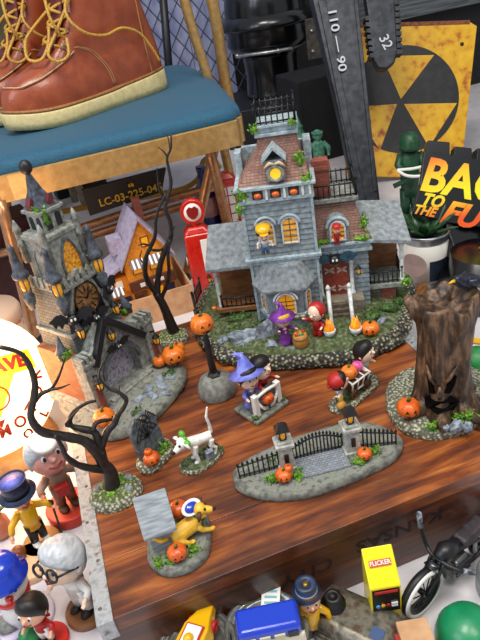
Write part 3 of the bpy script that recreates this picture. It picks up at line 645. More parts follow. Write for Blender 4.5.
# gate house with a deep arch
arc = [(x - .3, z + 1.4) for x, z in arched(5.0, 4.6, 14)]
outl = [(-4.9, 1.4), (arc[0][0], 1.4)] + arc[2:][::-1] + [(arc[1][0], 1.4), (4.5, 1.4), (4.5, 7.4), (-4.9, 7.4)]
b = MB(); b.prism(outl, 0, 1.8, 'y'); b.build('arch_wall', K['stone'], ct)
b = MB(); b.box(-4.9, 4.5, 1.8, 7.4, 1.4, 7.4); gh = b.build('gate_house', brickmat('side_brick', 'a8673f', '8b4f30', '6a5a48', .8, .38), ct)
b = MB(); b.prism([(x, z) for x, z in arc], 1.35, 1.75, 'y'); L(b.build('door', M('cobbled_door', '7c7684', 'b8b2c0', 2.6, .7, .9, c3='77707c'), ct), 'purple-grey stone door in the arch')
b = MB(); i_ = [(x - .3, z + 1.4) for x, z in arched(5.0, 4.6, 14)][2:]
b.loft([[(p[0] * k + (-.3) * (1 - k), y, (p[1] - 1.4) * k + 1.4) for k, y in ((1.0, -.22), (1.14, -.22), (1.14, .1), (1.0, .1))] for p in i_], smooth=False); b.build('arch_moulding', K['stone_dark'], ct)
for x0 in (-5.4, 3.4):
    b = MB(); b.box(x0, x0 + 1.7, -.7, 1.0, 1.3, 4.0, .85, .8); b.box(x0 + .1, x0 + 1.6, -.5, .9, 4.0, 6.6, .9, .9); b.box(x0, x0 + 1.7, -.6, 1.0, 6.6, 7.1); bu = b.build('buttress', K['stone'], ct, bevel=.08)
    b = MB(); b.box(x0 + .5, x0 + 1.2, -.86, -.55, 1.4, 4.2, .9, 1, 0, .12); b.build('brick_strip', K['brick'], bu)
    for k in range(3):
        b = MB(); b.box(x0 + .05 + k * .58, x0 + .4 + k * .58, -.6, .9, 7.1, 7.9); b.build('merlon', K['stone'], bu, bevel=.05)
    lantern(ct, x0 + .85, -1.15, 4.0, 1.0)
    b = MB(); b.tube([(x0 + .85, -.5, 5.5), (x0 + .85, -1.15, 5.8)], .12, 6); b.build('lantern_bracket', K['black'], ct)
for x in (-5.1, 4.4):
    b = MB(); b.lathe([(.6, 7.2), (.6, 8.0), (.75, 8.1), (.45, 8.5), (.05, 10.0)], 10, (x, 2.6, 0)); L(b.build('pinnacle', K['slate'], ct), 'black pinnacle')
# black gable over the arch
for q, fx, fz in ((-1, -3.9, 6.2), (1, 3.4, 5.6)):
    b = MB(); dx, dz = fx - (-.9), fz - 10.3; l = math.hypot(dx, dz); nx, nz = -dz / l * .36, dx / l * .36
    b.hexa([(-.9 - nx, -.6, 10.3 - nz), (-.9 + nx, -.6, 10.3 + nz), (-.9 + nx, .2, 10.3 + nz), (-.9 - nx, .2, 10.3 - nz)], [(fx - nx, -.7, fz - nz), (fx + nx, -.7, fz + nz), (fx + nx, .1, fz + nz), (fx - nx, .1, fz - nz)]); b.build('gable_beam', K['black'], ct, bevel=.05)
b = MB(); b.prism([(-3.6, 7.4), (3.0, 7.4), (-.9, 10.2)], .0, 1.6, 'y'); b.build('gable_wall', K['stone'], ct)
lantern(ct, -.85, -.5, 7.7, 1.0)
bat(ct, -.5, -.5, 6.7, .75)
# middle stage with the clock
b = MB(); b.box(-4.1, 2.7, 1.6, 7.2, 7.4, 14.6, .94, .96); b.build('tower_wall', stw, ct)
b = MB(); b.box(-4.3, 2.9, 1.4, 7.4, 9.3, 9.7); b.build('string_course', K['stone'], ct, bevel=.06)
pp = arched(4.2, 5.0, 12, True)
b = MB(); R = [[(p[0] * k - .95, y, (p[1]) * k + 10.2) for k, y in ((1.0, 1.35), (1.16, 1.25), (1.16, 1.9), (1.0, 1.9))] for p in pp[1:] + pp[:1]]; b.loft(R + [R[0]], cap=False, smooth=False); b.build('pointed_moulding', K['stone'], ct)
b = MB(); b.prism([(p[0] - .95, p[1] + 10.2) for p in pp], 1.45, 1.6, 'y'); b.build('clock_recess', K['black'], ct)
def disc(b, c, r, y0, y1, n=32): b.prism([(c[0] + r * math.cos(2 * PI * k / n), c[1] + r * math.sin(2 * PI * k / n)) for k in range(n)], y0, y1, 'y'); return b
b = MB(); disc(b, (-.95, 12.6), 1.75, 1.2, 1.46); ck = b.build('clock_face', M('bronze_dial', '8a6238', 'b98f58', 2.5, .4, .3, metal=.5), ct)
b = MB(); b.torus((-.95, 1.2, 12.6), 1.72, .13, 32, 6, 'y'); b.build('clock_rim', M('dark_bronze', '4a3420', rough=.4, metal=.6), ck)
for k in range(12):
    a = k * PI / 6; b = MB(); b.tube([(-.95 + .75 * math.cos(a), 1.15, 12.6 + .75 * math.sin(a)), (-.95 + 1.5 * math.cos(a), 1.15, 12.6 + 1.5 * math.sin(a))], .09, 5); b.build('hour_mark', bpy.data.materials['dark_bronze'], ck)
for a, l in ((.9, 1.3), (2.6, .9)):
    b = MB(); b.tube([(-.95, 1.08, 12.6), (-.95 + l * math.cos(a), 1.08, 12.6 + l * math.sin(a))], [.11, .03], 6); b.build('clock_hand', K['black'], ck)
bat(ct, -3.9, .8, 11.6, 1.15, -30); bat(ct, 2.0, .8, 12.2, 1.15, 30); bat(ct, -1.2, .6, 10.4, .9)
for x in (-3.6, 1.6):
    lantern(ct, x, .5, 9.3, 1.15)
# balcony, corner turrets
b = MB(); b.box(-4.2, 2.7, 1.0, 7.4, 14.4, 14.8); b.build('balcony_floor', K['stone'], ct, bevel=.08)
for k in range(6):
    b = MB(); x = -3.2 + k * .9; b.box(x - .3, x + .3, .95, 1.25, 14.7, 15.5); b.prism([(x - .36, 15.5), (x + .36, 15.5), (x, 16.0)], .95, 1.25, 'y'); b.build('merlon', K['stone'], ct)
for k in range(5):
    b = MB(); y = 2.2 + k * 1.0; b.box(-4.3, -4.0, y - .32, y + .32, 14.7, 15.9); b.build('merlon', K['stone'], ct, bevel=.05)
for x, y, s_ in ((-4.5, 1.0, 1.0), (1.9, 1.0, 1.0), (-5.2, 6.2, .95), (2.6, 6.2, .95)):
    b = MB(); b.lathe([(.2, -2.3), (.6, -1.5), (.75, -.6), (.5, -.3), (.62, 0)], 10, (x, y, 14.6)); tr = b.build('turret', K['stone_dark'], ct)
    b = MB(); b.lathe([(.5, 0), (.62, .5), (.66, 1.1), (.5, 1.5)], 12, (x, y, 14.6)); L(b.build('lamp_glass', K['gold_glow'], tr), 'glowing amber lantern')
    b = MB()
    for k in range(6):
        a = k * PI / 3; b.tube([(x + .55 * math.cos(a), y + .55 * math.sin(a), 14.6), (x + .7 * math.cos(a), y + .7 * math.sin(a), 15.6), (x + .55 * math.cos(a), y + .55 * math.sin(a), 16.1)], .07, 5)
    b.lathe([(.6, 1.4), (.95, 1.6), (1.0, 2.0), (.72, 2.3), (.5, 3.2), (.36, 4.6), (.46, 4.75), (.05, 5.3)], 12, (x, y, 14.6)); b.build('slate_cone', K['slate'], tr)
# upper stage
b = MB(); b.box(-3.3, 2.0, 1.9, 6.6, 14.6, 19.8, .94, .94, -.25); b.build('upper_wall', K['stone'], ct)
b = MB(); b.box(-3.6, 1.6, 1.8, 6.6, 19.7, 20.2); b.build('upper_cornice', K['stone'], ct, bevel=.08)
window(ct, -.8, 1.95, 15.2, 2.3, 3.9, pointed=True, bars=False, frame_mat=K['stone_dark'], t=.3, mat=M('amber_leaded', '8a4a0c', 'f0a81e', 4, .3, emit='f0a020', es=.12))
window(ct, -3.25, 4.2, 15.6, 1.4, 3.2, pointed=True, bars=False, frame_mat=K['stone'], rz=-90, mat=M('red_glass', '9a2a2a', 'c46a5a', 3, .3))
for x in (-3.5, 1.4):
    for y in (1.9, 6.4):
        b = MB(); b.lathe([(.42, 17.2), (.46, 19.0), (.56, 19.1), (.4, 19.5), (.4, 20.6), (.52, 20.7), (.08, 21.8)], 10, (x, y, 0)); b.build('corner_pinnacle', K['stone'], ct)
cb = MB(); cb.box(-2.3, .7, 2.7, 5.5, 20.1, 22.3, .95, .95, -.1); cu = cb.build('belfry', K['stone'], ct)
for x in (-1.55, -.15):
    b = MB(); b.prism([(x + p[0], 20.5 + p[1]) for p in arched(.75, 1.4, 8)], 2.62, 2.85, 'y'); b.build('belfry_opening', K['black'], cu)
for y in (3.4, 4.7):
    b = MB(); b.prism([(y + p[0], 20.5 + p[1]) for p in arched(.75, 1.4, 8)], -2.36, -2.2, 'x'); b.build('belfry_opening', K['black'], cu)
b = MB(); b.box(-2.6, .9, 2.4, 5.8, 22.2, 22.55); b.build('belfry_cornice', K['stone'], ct, bevel=.06)
b = MB(); R = []
for t, r, ox in ((0, 1.55, -.85), (.15, 1.15, -.9), (.5, .6, -1.0), (1, .16, -1.15)):
    R.append([(ox + r * i, 4.1 + r * j, 22.5 + 3.6 * t) for i, j in ((-1, -1), (1, -1), (1, 1), (-1, 1))])
b.loft(R, smooth=False); b.build('spire', K['slate'], ct)
for x, y in ((-.4, 3.0), (-2.1, 4.1)):
    b = MB(); b.box(x - .35, x + .35, y - .3, y + .5, 22.5, 23.2); b.prism([(x - .45, 23.1), (x + .45, 23.1), (x, 23.8)], y - .35, y + .5, 'y'); b.build('spire_dormer', M('maroon_paint', '6a2228', rough=.5), ct)
b = MB(); b.ell((-1.15, 4.1, 26.6), .72, 18, 12); b.tube([(-1.15, 4.1, 25.8), (-1.15, 4.1, 26.3)], .2, 8); b.build('finial_ball', K['black'], ct)
bush(ct, [((-1.9, 2.5, 21.9), (.4, .4, 1.3)), ((-2.4, 3, 22.6), (.4, .5, .6)), ((1.5, 1.3, 16.2), (.4, .4, 1.3)), ((-3.6, 1.4, 14.9), (.6, .4, .5)), ((-5.1, 2.2, 7.8), (.8, .8, .9)), ((3.9, 2.4, 7.8), (.6, .6, .6))], 'ivy', K['leaf'], 40, .42, 40)
bush(ct, [((3.4, -2.9, 1.0), (1.3, .9, .5)), ((6.0, -.6, 1.0), (.9, 1.2, .6)), ((-3.2, -4.0, .9), (1.3, .7, .4)), ((-5.6, -2.6, 1.0), (.8, 1, .4))], 'shrub', K['leaf_dk'], 60, .4, 44)
pumpkin(ct, (5.2, -2.2, 1.0), 1.35, rz=-36); pumpkin(ct, (6.8, -1.4, 1.1), .85, rz=-30); pumpkin(ct, (4.0, -1.0, 1.1), .8, rz=-30, face=False)
pumpkin(ct, cl((-3.55, 51.9)) + (1.0,), 1.15, rz=-5)
ct.location += Vector((-.1, -1.3, 0)) * S
for o in ct.children_recursive:               # the upper storeys step inwards
    for v in o.data.vertices:
        z = v.co.z / S
        if z > 8.5:
            k = 1 - .15 * min(1, (z - 8.5) / 4.5); v.co.x = (-.7 + (v.co.x / S + .7) * k) * S; v.co.y = (3.2 + (v.co.y / S - 3.2) * k) * S; v.co.z = (z - .03 * (z - 8.5)) * S
# ------------------------------------------------------------------ bare trees
def bare_tree(name, base, r, label, limbs, y0, trunk_r):
    t = thing(name, (base.x, base.y, 0), 0, label, 'model tree', None)
    mound('base', [(r * 1.1 * math.cos(a), r * .95 * math.sin(a)) for a in (2 * PI * k / 10 for k in range(10))], [(.99, 0), (1, .25), (.93, .75), (.7, 1.15), (.3, 1.3), (.05, 1.3)], [K['gravel2'], K['moss2']], t, .2, n=40, seed=len(label))
    for i, (pts, rr, dy) in enumerate(limbs):
        P3 = [aty(u, v, y0 + d) - Vector((base.x, base.y, 0)) for (u, v), d in zip(pts, dy if isinstance(dy, list) else [dy * k / max(1, len(pts) - 1) for k in range(len(pts))])]
        n = len(P3); sp = []
        for k in range(n - 1):
            p0, p1, p2, p3 = P3[max(0, k - 1)], P3[k], P3[k + 1], P3[min(n - 1, k + 2)]
            for m in range(4):
                q = m / 4; sp.append(.5 * (2 * p1 + (p2 - p0) * q + (2 * p0 - 5 * p1 + 4 * p2 - p3) * q * q + (3 * p1 - p0 - 3 * p2 + p3) * q ** 3))
        sp.append(P3[-1]); N = len(sp)
        rad_ = [(rr[0] + (rr[1] - rr[0]) * k / (N - 1)) * (1 + .22 * mnoise.noise(sp[k] * 1.3)) for k in range(N)]
        b = MB(); b.tube(sp, rad_, 9)
        if i == 0:
            for k in range(6):
                a = k * 1.05; q = sp[0]; b.tube([(q.x, q.y, 1.6), (q.x + .55 * math.cos(a), q.y + .5 * math.sin(a), 1.0), (q.x + 1.1 * math.cos(a), q.y + 1.0 * math.sin(a), .75)], [trunk_r * .8, trunk_r * .5, .05], 6)
        b.build('trunk' if i == 0 else 'branch', K['bark'], t)
    return t
K['gravel2'] = pebblemat('pale_gravel', 'd0cfb6', 'a09f86', '5c5b4c', 3.4); K['moss2'] = pebblemat('mossy_gravel', 'c5c8a6', '87905a', '4a5430', 3.6)
bt = atz(116, 492, .4)
t = bare_tree('bare_tree', bt, 2.25, 'bare black tree on mossy round base, nearest the zinc strip at the crate front', [
    ([(116, 494), (112, 482), (110, 472), (103, 463), (101, 450)], (.78, .42), 0),
    ([(104, 465), (97, 453), (86, 442), (73, 438), (57, 435), (41, 431), (31, 418), (33, 401), (35, 385), (30, 367), (20, 353), (0, 347)], (.5, .16), -1.5),
    ([(32, 405), (41, 394), (51, 389), (59, 376), (65, 358)], (.24, .07), 0.5),
    ([(48, 390), (60, 388), (70, 384)], (.15, .05), 0),
    ([(105, 469), (90, 468), (76, 464), (66, 456), (61, 445), (55, 436)], (.42, .12), -2),
    ([(102, 455), (98, 441), (94, 432), (82, 429), (72, 426), (70, 419), (76, 410), (87, 403), (96, 401)], (.42, .1), 1.0),
    ([(93, 431), (96, 423), (107, 420), (118, 419)], (.26, .08), 1),
    ([(102, 447), (107, 432), (114, 424), (118, 415), (124, 407), (126, 399), (118, 392), (108, 388), (99, 376), (104, 361)], (.34, .07), 1.5),
    ([(73, 426), (66, 424), (80, 408)], (.16, .05), -.5),
    ([(126, 400), (120, 394), (119, 385)], (.12, .04), .3)], bt.y, .7)
rocks(t, [((1.2, -.8, 1.0), (.4, .35, .3)), ((1.4, .5, 1.05), (.45, .35, .3)), ((-1.5, .4, 1.0), (.45, .4, .35))], 60)
bush(t, [((.6, .4, 1.3), (.8, .7, .3)), ((-.4, -.9, 1.2), (.8, .5, .3))], 'grass_tuft', K['leaf'], 30, .4, 60)
bt = atz(172, 338, .4)
bare_tree('bare_tree', bt, 1.95, 'tall bare black tree on a gravel base at the crate back edge', [
    ([(176, 338), (170, 322), (163, 305), (156, 293)], (.75, .42), 0),
    ([(157, 295), (158, 278), (161, 262), (166, 248), (171, 236), (170, 222), (165, 208), (168, 197), (171, 184), (169, 170), (167, 158), (171, 148), (171, 134)], (.4, .09), 1),
    ([(168, 158), (164, 152), (158, 147)], (.13, .05), 0),
    ([(165, 200), (160, 190), (158, 180), (157, 168)], (.2, .06), -.8),
    ([(170, 152), (169, 142), (167, 134)], (.1, .04), .3),
    ([(156, 293), (149, 284), (145, 272), (146, 258), (151, 246), (155, 236), (156, 220), (160, 206), (166, 194)], (.36, .1), -1.5),
    ([(151, 246), (143, 244), (138, 246)], (.14, .05), -.5),
    ([(160, 300), (167, 285), (169, 270), (168, 255), (170, 240)], (.3, .14), -.8),
    ([(152, 250), (160, 250), (167, 245)], (.2, .1), .5),
    ([(145, 265), (140, 258), (142, 250)], (.13, .04), .3),
    ([(170, 237), (173, 230), (175, 226)], (.14, .05), -.3)], bt.y, .7)
# ------------------------------------------------------------------ lamp post
lp = thing('street_lamp', (8.5, 51.3, 0), 0, 'black lamp post with round orange lamp head on grey dome base', 'model lamp')
b = MB(); b.lathe([(2.1, 0), (2.15, .3), (2.05, 1.0), (1.7, 1.8), (1.1, 2.25), (.4, 2.4)], 30, wob=.01); b.build('base', M('dome_stone', '63645c', '8b8b82', 1.6, .7, .5), lp)
b = MB(); b.lathe([(.75, 2.2), (.75, 2.5), (.5, 2.7), (.42, 2.9)], 6, smooth=False); b.tube([(0, 0, 2.6), (-.05, 0, 4.5), (0, 0, 6.4), (-.1, 0, 7.9)], [.42, .36, .33, .3], 10); b.tube([(-1.3, 0, 7.75), (-.6, 0, 7.6), (0, 0, 7.7)], [.08, .13, .16], 7); b.build('post', K['bark'], lp)
pumpkin(lp, (-.1, 0, 7.7), 1.2, rz=8, sq=.95)
# ------------------------------------------------------------------ tombstone with spider
p = atz(153, 458); tb = thing('tombstone', (p.x, p.y, 0), 34, 'slanted dark grey tombstone with painted web and black spider', 'figurine')
mound('base', [(-2.1, -.9), (-1.3, -1.6), (.4, -1.7), (1.8, -1.2), (2.4, 0), (1.9, 1.0), (.2, 1.3), (-1.6, .7)], [(.99, 0), (1, .3), (.93, .6), (.5, .75), (.05, .75)], [K['gravel2'], K['moss']], tb, .15, n=40, seed=9)
b = MB(); b.at(.3, .1, .6, 0, -10); b.prism([(-1.6, 0), (1.6, 0)] + [(1.6 * math.cos(a), 3.0 + 1.3 * math.sin(a)) for a in (PI * k / 12 for k in range(13))], -.3, .3, 'y'); sl = b.build('slab', K['stone_dark'], tb, bevel=.1)
for k in range(7):
    a = .25 + k * .45; b = MB(); b.at(.3, .1, .6, 0, -10); b.tube([(0, -.33, 1.9), (1.25 * math.cos(a), -.33, 1.9 + 1.5 * math.sin(a))], .05, 5); b.build('web_thread', K['black'], sl)
for r_ in (.5, .95, 1.35):
    b = MB(); b.at(.3, .1, .6, 0, -10); b.tube([(r_ * math.cos(.25 + k * .45), -.33, 1.9 + r_ * 1.1 * math.sin(.25 + k * .45) - (.12 if k % 2 else 0)) for k in range(7)], .045, 5); b.build('web_ring', K['black'], sl)
b = MB(); b.at(.1, -.5, 5.1); b.ell((0, .1, 0), (.42, .38, .36), 12, 8); b.ell((0, -.35, -.1), (.26, .24, .22), 10, 7); sp = b.build('spider', K['black'], tb)
for q in (-1, 1):
    for k in range(4):
        b = MB(); b.at(.1, -.5, 5.1); y = -.3 + .2 * k; b.tube([(q * .25, y, 0), (q * .7, y - .1 + .1 * k, .35), (q * 1.05, y - .3 + .2 * k, -.35)], [.07, .06, .03], 5); b.build('leg', K['black'], sp)
pumpkin(tb, (-.9, -1.1, .6), .8, K['orange_dk'], rz=-20); pumpkin(tb, (-.9, -.9, 1.7), .4, K['orange_dk'], face=False)
bush(tb, [((1.3, -.6, .8), (.7, .5, .5)), ((.6, -1.0, .7), (.6, .4, .3))], 'grass_tuft', K['leaf'], 40, .4, 70)
# ------------------------------------------------------------------ quadrupeds
def dog(parent, loc, s, rz, mat, bodyp, legs, head, headdir, tail, name='dog', ear=None, collar=None):
    b = MB(); b.T = Matrix.Translation(loc) @ Matrix.Rotation(rad(rz), 4, 'Z') @ Matrix.Scale(s, 4); T = b.T
    b.tube([p[0] for p in bodyp], [p[1] for p in bodyp], 12)
    for l in legs: b.tube(l, [.1, .075, .06, .055][:len(l)], 8); e = Vector(l[-1]); b.ell(e + Vector((-.05, 0, 0)), (.1, .07, .055), 8, 6)
    h = Vector(head); hd = Vector(headdir).normalized(); b.ell(h, .19, 14, 10); b.tube([h, h + hd * .2, h + hd * .34], [.15, .11, .075], 10)
    b.tube([bodyp[-1][0], h], [.12, .12], 10); b.tube(tail, [.06, .05, .045, .03][:len(tail)], 8)
    d = b.build(name, mat, parent); remesh(d, max(.03, .022 * s), 1)
    sd = hd.cross(Vector((0, 0, 1))).normalized(); up = sd.cross(hd)
    b = MB(); b.T = T; b.ell(h + hd * .37 + up * .03, .055, 8, 6); b.build('nose', K['face'], d)
    for q in (-1, 1):
        b = MB(); b.T = T; b.ell(h + hd * .14 + sd * q * .08 + up * .1, .04, 8, 6); b.build('eye', K['face'], d)
        b = MB(); b.T = T; e = h + sd * q * .16 + up * .08; b.tube([e, e + sd * q * .1 + up * .02, e + sd * q * .16 - up * .18], [.05, .075, .03], 8, flat=.6); b.build('ear', ear or mat, d)
    if collar:
        b = MB(); b.T = T; c = (Vector(bodyp[-1][0]) * .45 + h * .55)
        b.ell(c + Vector((0, 0, .0)), (.17, .17, .07), 12, 6); b.build('collar', collar, d)
    return d
p = atz(200, 462); sk = thing('white_dog', (p.x, p.y, 0), -12, 'white dog figurine with green bow and upright tail', 'figurine')
mound('base', [(-1.8, -1.0), (-.6, -1.6), (1.0, -1.0), (2.2, .2), (2.3, 1.3), (.9, 1.6), (-.8, .9), (-1.8, .1)], [(.99, 0), (1, .25), (.92, .5), (.5, .6), (.05, .6)], [K['gravel2'], K['moss']], sk, .15, n=40, seed=12)
fur = M('bone_white_paint', 'e0ddd2', 'f2f0ea', 2, .5, .2, c3='c9b9a0', lo=.3, hi=.8)
d = dog(sk, (.15, 0, .55), 3.2, 24, fur, [((.45, 0, .62), .14), ((.2, 0, .64), .15), ((-.05, 0, .68), .17), ((-.25, 0, .78), .13)],
    [[(-.1, .1, .6), (-.12, .11, .35), (-.1, .11, .08), (-.1, .11, .03)], [(-.1, -.1, .6), (-.16, -.12, .33), (-.12, -.14, .08), (-.12, -.14, .03)], [(.42, .1, .55), (.34, .11, .34), (.46, .12, .2), (.42, .12, .03)], [(.42, -.1, .55), (.36, -.12, .34), (.5, -.13, .2), (.44, -.14, .03)]],
    (-.42, -.04, .86), (-1, -.25, -.35), [(.5, 0, .7), (.5, 0, 1.0), (.46, 0, 1.3), (.56, 0, 1.62)], collar=K['face'])
b = MB(); b.at(-.75, -.65, 3.75, 24)
for q in (-1, 1): b.ell((0, q * .45, .25 * q), (.3, .4, .36), 12, 8)
b.ell((0, 0, 0), (.22, .2, .22), 10, 8); L(b.build('bow', M('lime_paint', '5cae2a', rough=.4, coat=.2), sk), 'lime green bow')
b = MB(); b.at(1.1, -.3, .5, 20); b.box(-.45, .45, -.3, .3, 0, 1.0, .9, .9); b.build('gravestone', K['rock'], sk, bevel=.1)
b = MB(); b.ell((.4, .1, 2.75), (.55, .45, .26), 12, 8); L(b.build('saddle_patch', M('orange_patch', 'd08a4a', rough=.5), sk), 'orange patch on the back')
bush(sk, [((1.4, .8, .7), (.8, .6, .5))], 'grass_tuft', K['leaf_dk'], 50, .4, 80)
# ------------------------------------------------------------------ kennel with puppy
p = atz(182, 548); kn = thing('dog_kennel', (p.x, p.y, 0), -6, 'grey wooden kennel with yellow puppy and two pumpkins on a round base', 'figurine')
mound('base', [(-2.6, -1.2), (-1.5, -2.4), (.3, -2.6), (1.8, -1.8), (2.5, 0), (2.6, 2.2), (1.4, 3.6), (-.8, 3.4), (-2.3, 2.2), (-2.8, .4)], [(.99, 0), (1, .3), (.95, .7), (.8, .8), (.5, .85), (.05, .85)], [K['basegrey'], K['ground']], kn, .2, n=50, seed=15)
wk = M('weathered_planks', '7f868b', 'a9b0b5', 1.5, .7, .6, stretch=(.4, 3, 3))
b = MB(); b.at(-1.2, .7, .7, 4); b.box(-1.05, .9, -1.1, 1.4, 0, 2.9); kh = b.build('kennel_wall', wk, kn, bevel=.06)
for a, c_ in ((-1.75, .15), (.15, 2.05)):
    b = MB(); b.at(-1.2, .7, .7, 4)
    if a < 0: b.hexa([(-1.35, -1.75, 2.5), (1.25, -1.75, 2.5), (1.25, .15, 5.0), (-1.35, .15, 5.0)], [(-1.35, -1.75, 2.8), (1.25, -1.75, 2.8), (1.25, .15, 5.35), (-1.35, .15, 5.35)])
    else: b.hexa([(-1.35, .15, 5.0), (1.25, .15, 5.0), (1.25, 2.05, 2.5), (-1.35, 2.05, 2.5)], [(-1.35, .15, 5.35), (1.25, .15, 5.35), (1.25, 2.05, 2.8), (-1.35, 2.05, 2.8)])
    b.build('roof_panel', wk, kn, bevel=.05)
b = MB(); b.at(-1.2, .7, .7, 4); b.prism([(-1.0, 2.5), (.15, 4.9), (1.35, 2.5)], -1.0, .8, 'x'); b.build('gable', wk, kh)
b = MB(); b.at(-1.2, .7, .7, 4); b.prism([(y + .15, z) for y, z in arched(1.5, 2.6)], .86, 1.0, 'x'); L(b.build('doorway', K['black'], kh), 'dark doorway')
d = dog(kn, (.9, .3, .85), 3.1, 200, K['yellow2'], [((.5, 0, .3), .2), ((.2, 0, .3), .23), ((-.1, 0, .34), .23), ((-.3, 0, .45), .17)],
    [[(-.2, .12, .3), (-.3, .2, .16), (-.5, .24, .06)], [(-.2, -.12, .3), (-.3, -.22, .16), (-.5, -.26, .06)], [(.45, .14, .25), (.3, .25, .2), (.12, .28, .06)], [(.45, -.14, .25), (.3, -.26, .2), (.1, -.3, .06)]],
    (-.42, .02, .68), (-.8, .5, -.15), [(.6, 0, .35), (.8, .1, .5), (.95, .1, .75)], collar=K['green'], ear=K['brown'])
b = MB(); b.at(1.5, .9, 3.15, 30, 35); b.lathe([(.3, .1), (.68, .18), (.8, .26), (.72, .3), (.4, .14)], 22, sx=1.15, sy=.8); hb = b.build('hat_brim', K['whitep'], kn)
b = MB(); b.at(1.5, .9, 3.15, 30, 35); b.ell((0, 0, .24), (.6, .42, .2), 16, 8); L(b.build('hat_crown', K['royal'], hb), 'blue hat crown')
pumpkin(kn, (-.3, -1.5, .8), .8, K['orange_dk'], rz=5); pumpkin(kn, (.4, 2.6, .9), .85, K['orange_dk'], face=False)
bush(kn, [((-1.9, -1.4, .9), (.6, .6, .4)), ((1.0, -1.2, .9), (.6, .5, .3)), ((-1.0, -1.7, .9), (.6, .4, .3)), ((1.8, 1.5, .9), (.5, .8, .3))], 'grass_tuft', K['leaf'], 36, .4, 90)
# ------------------------------------------------------------------ two children behind a bone-trimmed stall
p = atz(263, 408); wt_ = thing('costumed_children', (p.x, p.y, 0), 22, 'two costumed children behind a grey stall holding a carved pumpkin', 'figurine')
b = MB(); b.box(-2.3, 2.2, -1.7, 1.9, 0, .5); b.build('base', K['ground'], wt_, bevel=.15)
b = MB(); b.box(-1.7, 1.7, -1.0, .0, .5, 2.6, .95, .8); stl = b.build('stall', K['stone_dark'], wt_, bevel=.1)
for x in (-1.5, 1.5):
    b = MB(); b.box(x - .28, x + .28, -1.2, -.6, .5, 3.0); b.build('stall_post', K['whitep'], stl, bevel=.06)
b = MB(); b.tube([(-1.5, -1.05, 2.7), (-.7, -1.15, 2.95), (0, -1.15, 3.0), (.7, -1.15, 2.95), (1.5, -1.05, 2.7)], .17, 8); b.build('bone_rail', K['whitep'], stl)
for q in (-1, 1):
    for k in range(3):
        b = MB(); b.tube([(q * .2, -1.1, .7 + .1 * k), (q * (.7 + .2 * k), -1.15, .9 + .25 * k), (q * (.95 + .15 * k), -1.1, 1.5 + .3 * k)], .1, 6); b.build('bone', K['whitep'], stl)
pumpkin(wt_, (0, -1.0, 1.25), .72, K['orange_dk'], rz=0)
g = figure(wt_, (-.8, .55, .5), 4.9, -8, K['skin_lt'], K['blueviolet'], hair=K['face'], hat='witch', hatm=K['blueviolet'], skirt=True, head=.25, look=0, headtilt=-14, arms={-1: (-.2, -.2, .4), 1: (.2, -.18, .42)}); L(g, 'child in a blue witch hat')
g = figure(wt_, (.95, .65, .5), 5.1, 10, K['skin_lt'], K['redcloth'], hair=K['face'], head=.25, headtilt=-16, arms={-1: (-.2, -.2, .42), 1: (.22, -.2, .45)}); L(g, 'child with black hair')
bush(wt_, [((1.8, -1.0, .6), (.5, .7, .3)), ((-1.9, -1.2, .6), (.5, .5, .3))], 'grass_tuft', K['leaf_dk'], 36, .35, 95)
# ------------------------------------------------------------------ children with the cart
p = atz(354, 394); kc = thing('cart_children', (p.x, p.y, 0), 22, 'two costumed children with a brown cart of pumpkins on mossy oval base', 'figurine')
mound('base', [(-3.6, -.6), (-2.4, -1.5), (0, -1.4), (2.4, -1.2), (3.6, 0), (3.2, 1.3), (1, 1.4), (-1.6, 1.1), (-3.2, .6)], [(.99, 0), (1, .25), (.93, .5), (.5, .55), (.05, .55)], [K['gravel2'], K['moss']], kc, .12, n=45, seed=21)
b = MB(); b.hexa([(-1.1, -.7, 1.2), (1.2, -.7, 1.2), (1.2, .6, 1.2), (-1.1, .6, 1.2)], [(-1.4, -1.0, 2.5), (1.5, -1.0, 2.5), (1.5, .9, 2.5), (-1.4, .9, 2.5)]); ca = b.build('cart', K['brown'], kc, bevel=.05)
for k in range(4):
    b = MB(); x = -1.25 + k * .88; b.tube([(x * .85, -.78, 1.2), (x, -1.06, 2.55), (x, 0, 2.75), (x, .95, 2.55)], .1, 6); b.build('rib', K['whitep'], ca)
for z, k in ((2.5, 1.0), (1.3, .82)):
    b = MB(); b.tube([(-1.4 * k, -1.04 * k, z), (1.5 * k, -1.04 * k, z)], .1, 6); b.build('rail', K['whitep'], ca)
for x in (-.9, 1.0):
    b = MB(); b.torus((x, -.95, 1.05), .5, .1, 18, 6, 'y'); b.tube([(x - .45, -.95, 1.05), (x + .45, -.95, 1.05)], .06, 5); b.tube([(x, -.95, .6), (x, -.95, 1.5)], .06, 5); b.build('wheel', K['brown'], ca)
pumpkin(kc, (-.6, -.1, 2.5), .85, rz=15); b = MB(); b.ell((.75, 0, 3.1), (.62, .6, .55), 14, 10); L(b.build('sweet', M('pink_sweet', 'd0408a', 'e878b0', 2, .35), kc), 'pink ball in the cart')
g = figure(kc, (-2.4, -.3, .5), 3.7, 60, K['skin_lt'], K['whitep'], K['yellow2'], hair=K['face'], hat='scarf', hatm=K['redcloth'], head=.26, headtilt=-14, arms={-1: (-.2, .12, .42), 1: (.22, .1, .42)}); L(g, 'child in a red bandana')
g = figure(kc, (2.2, .3, .5), 4.6, 15, K['skin_lt'], K['whitep'], K['brown'], hair=K['face'], head=.25, headtilt=-16, arms={-1: (-.24, -.12, .44), 1: (.2, -.1, .4)}); L(g, 'child with black hair pushing the cart')
b = MB(); b.ell((-2.9, -.9, .9), (.55, .45, .5), 10, 8); b.build('sack', M('tan_sack', 'b8863c', rough=.6), kc)
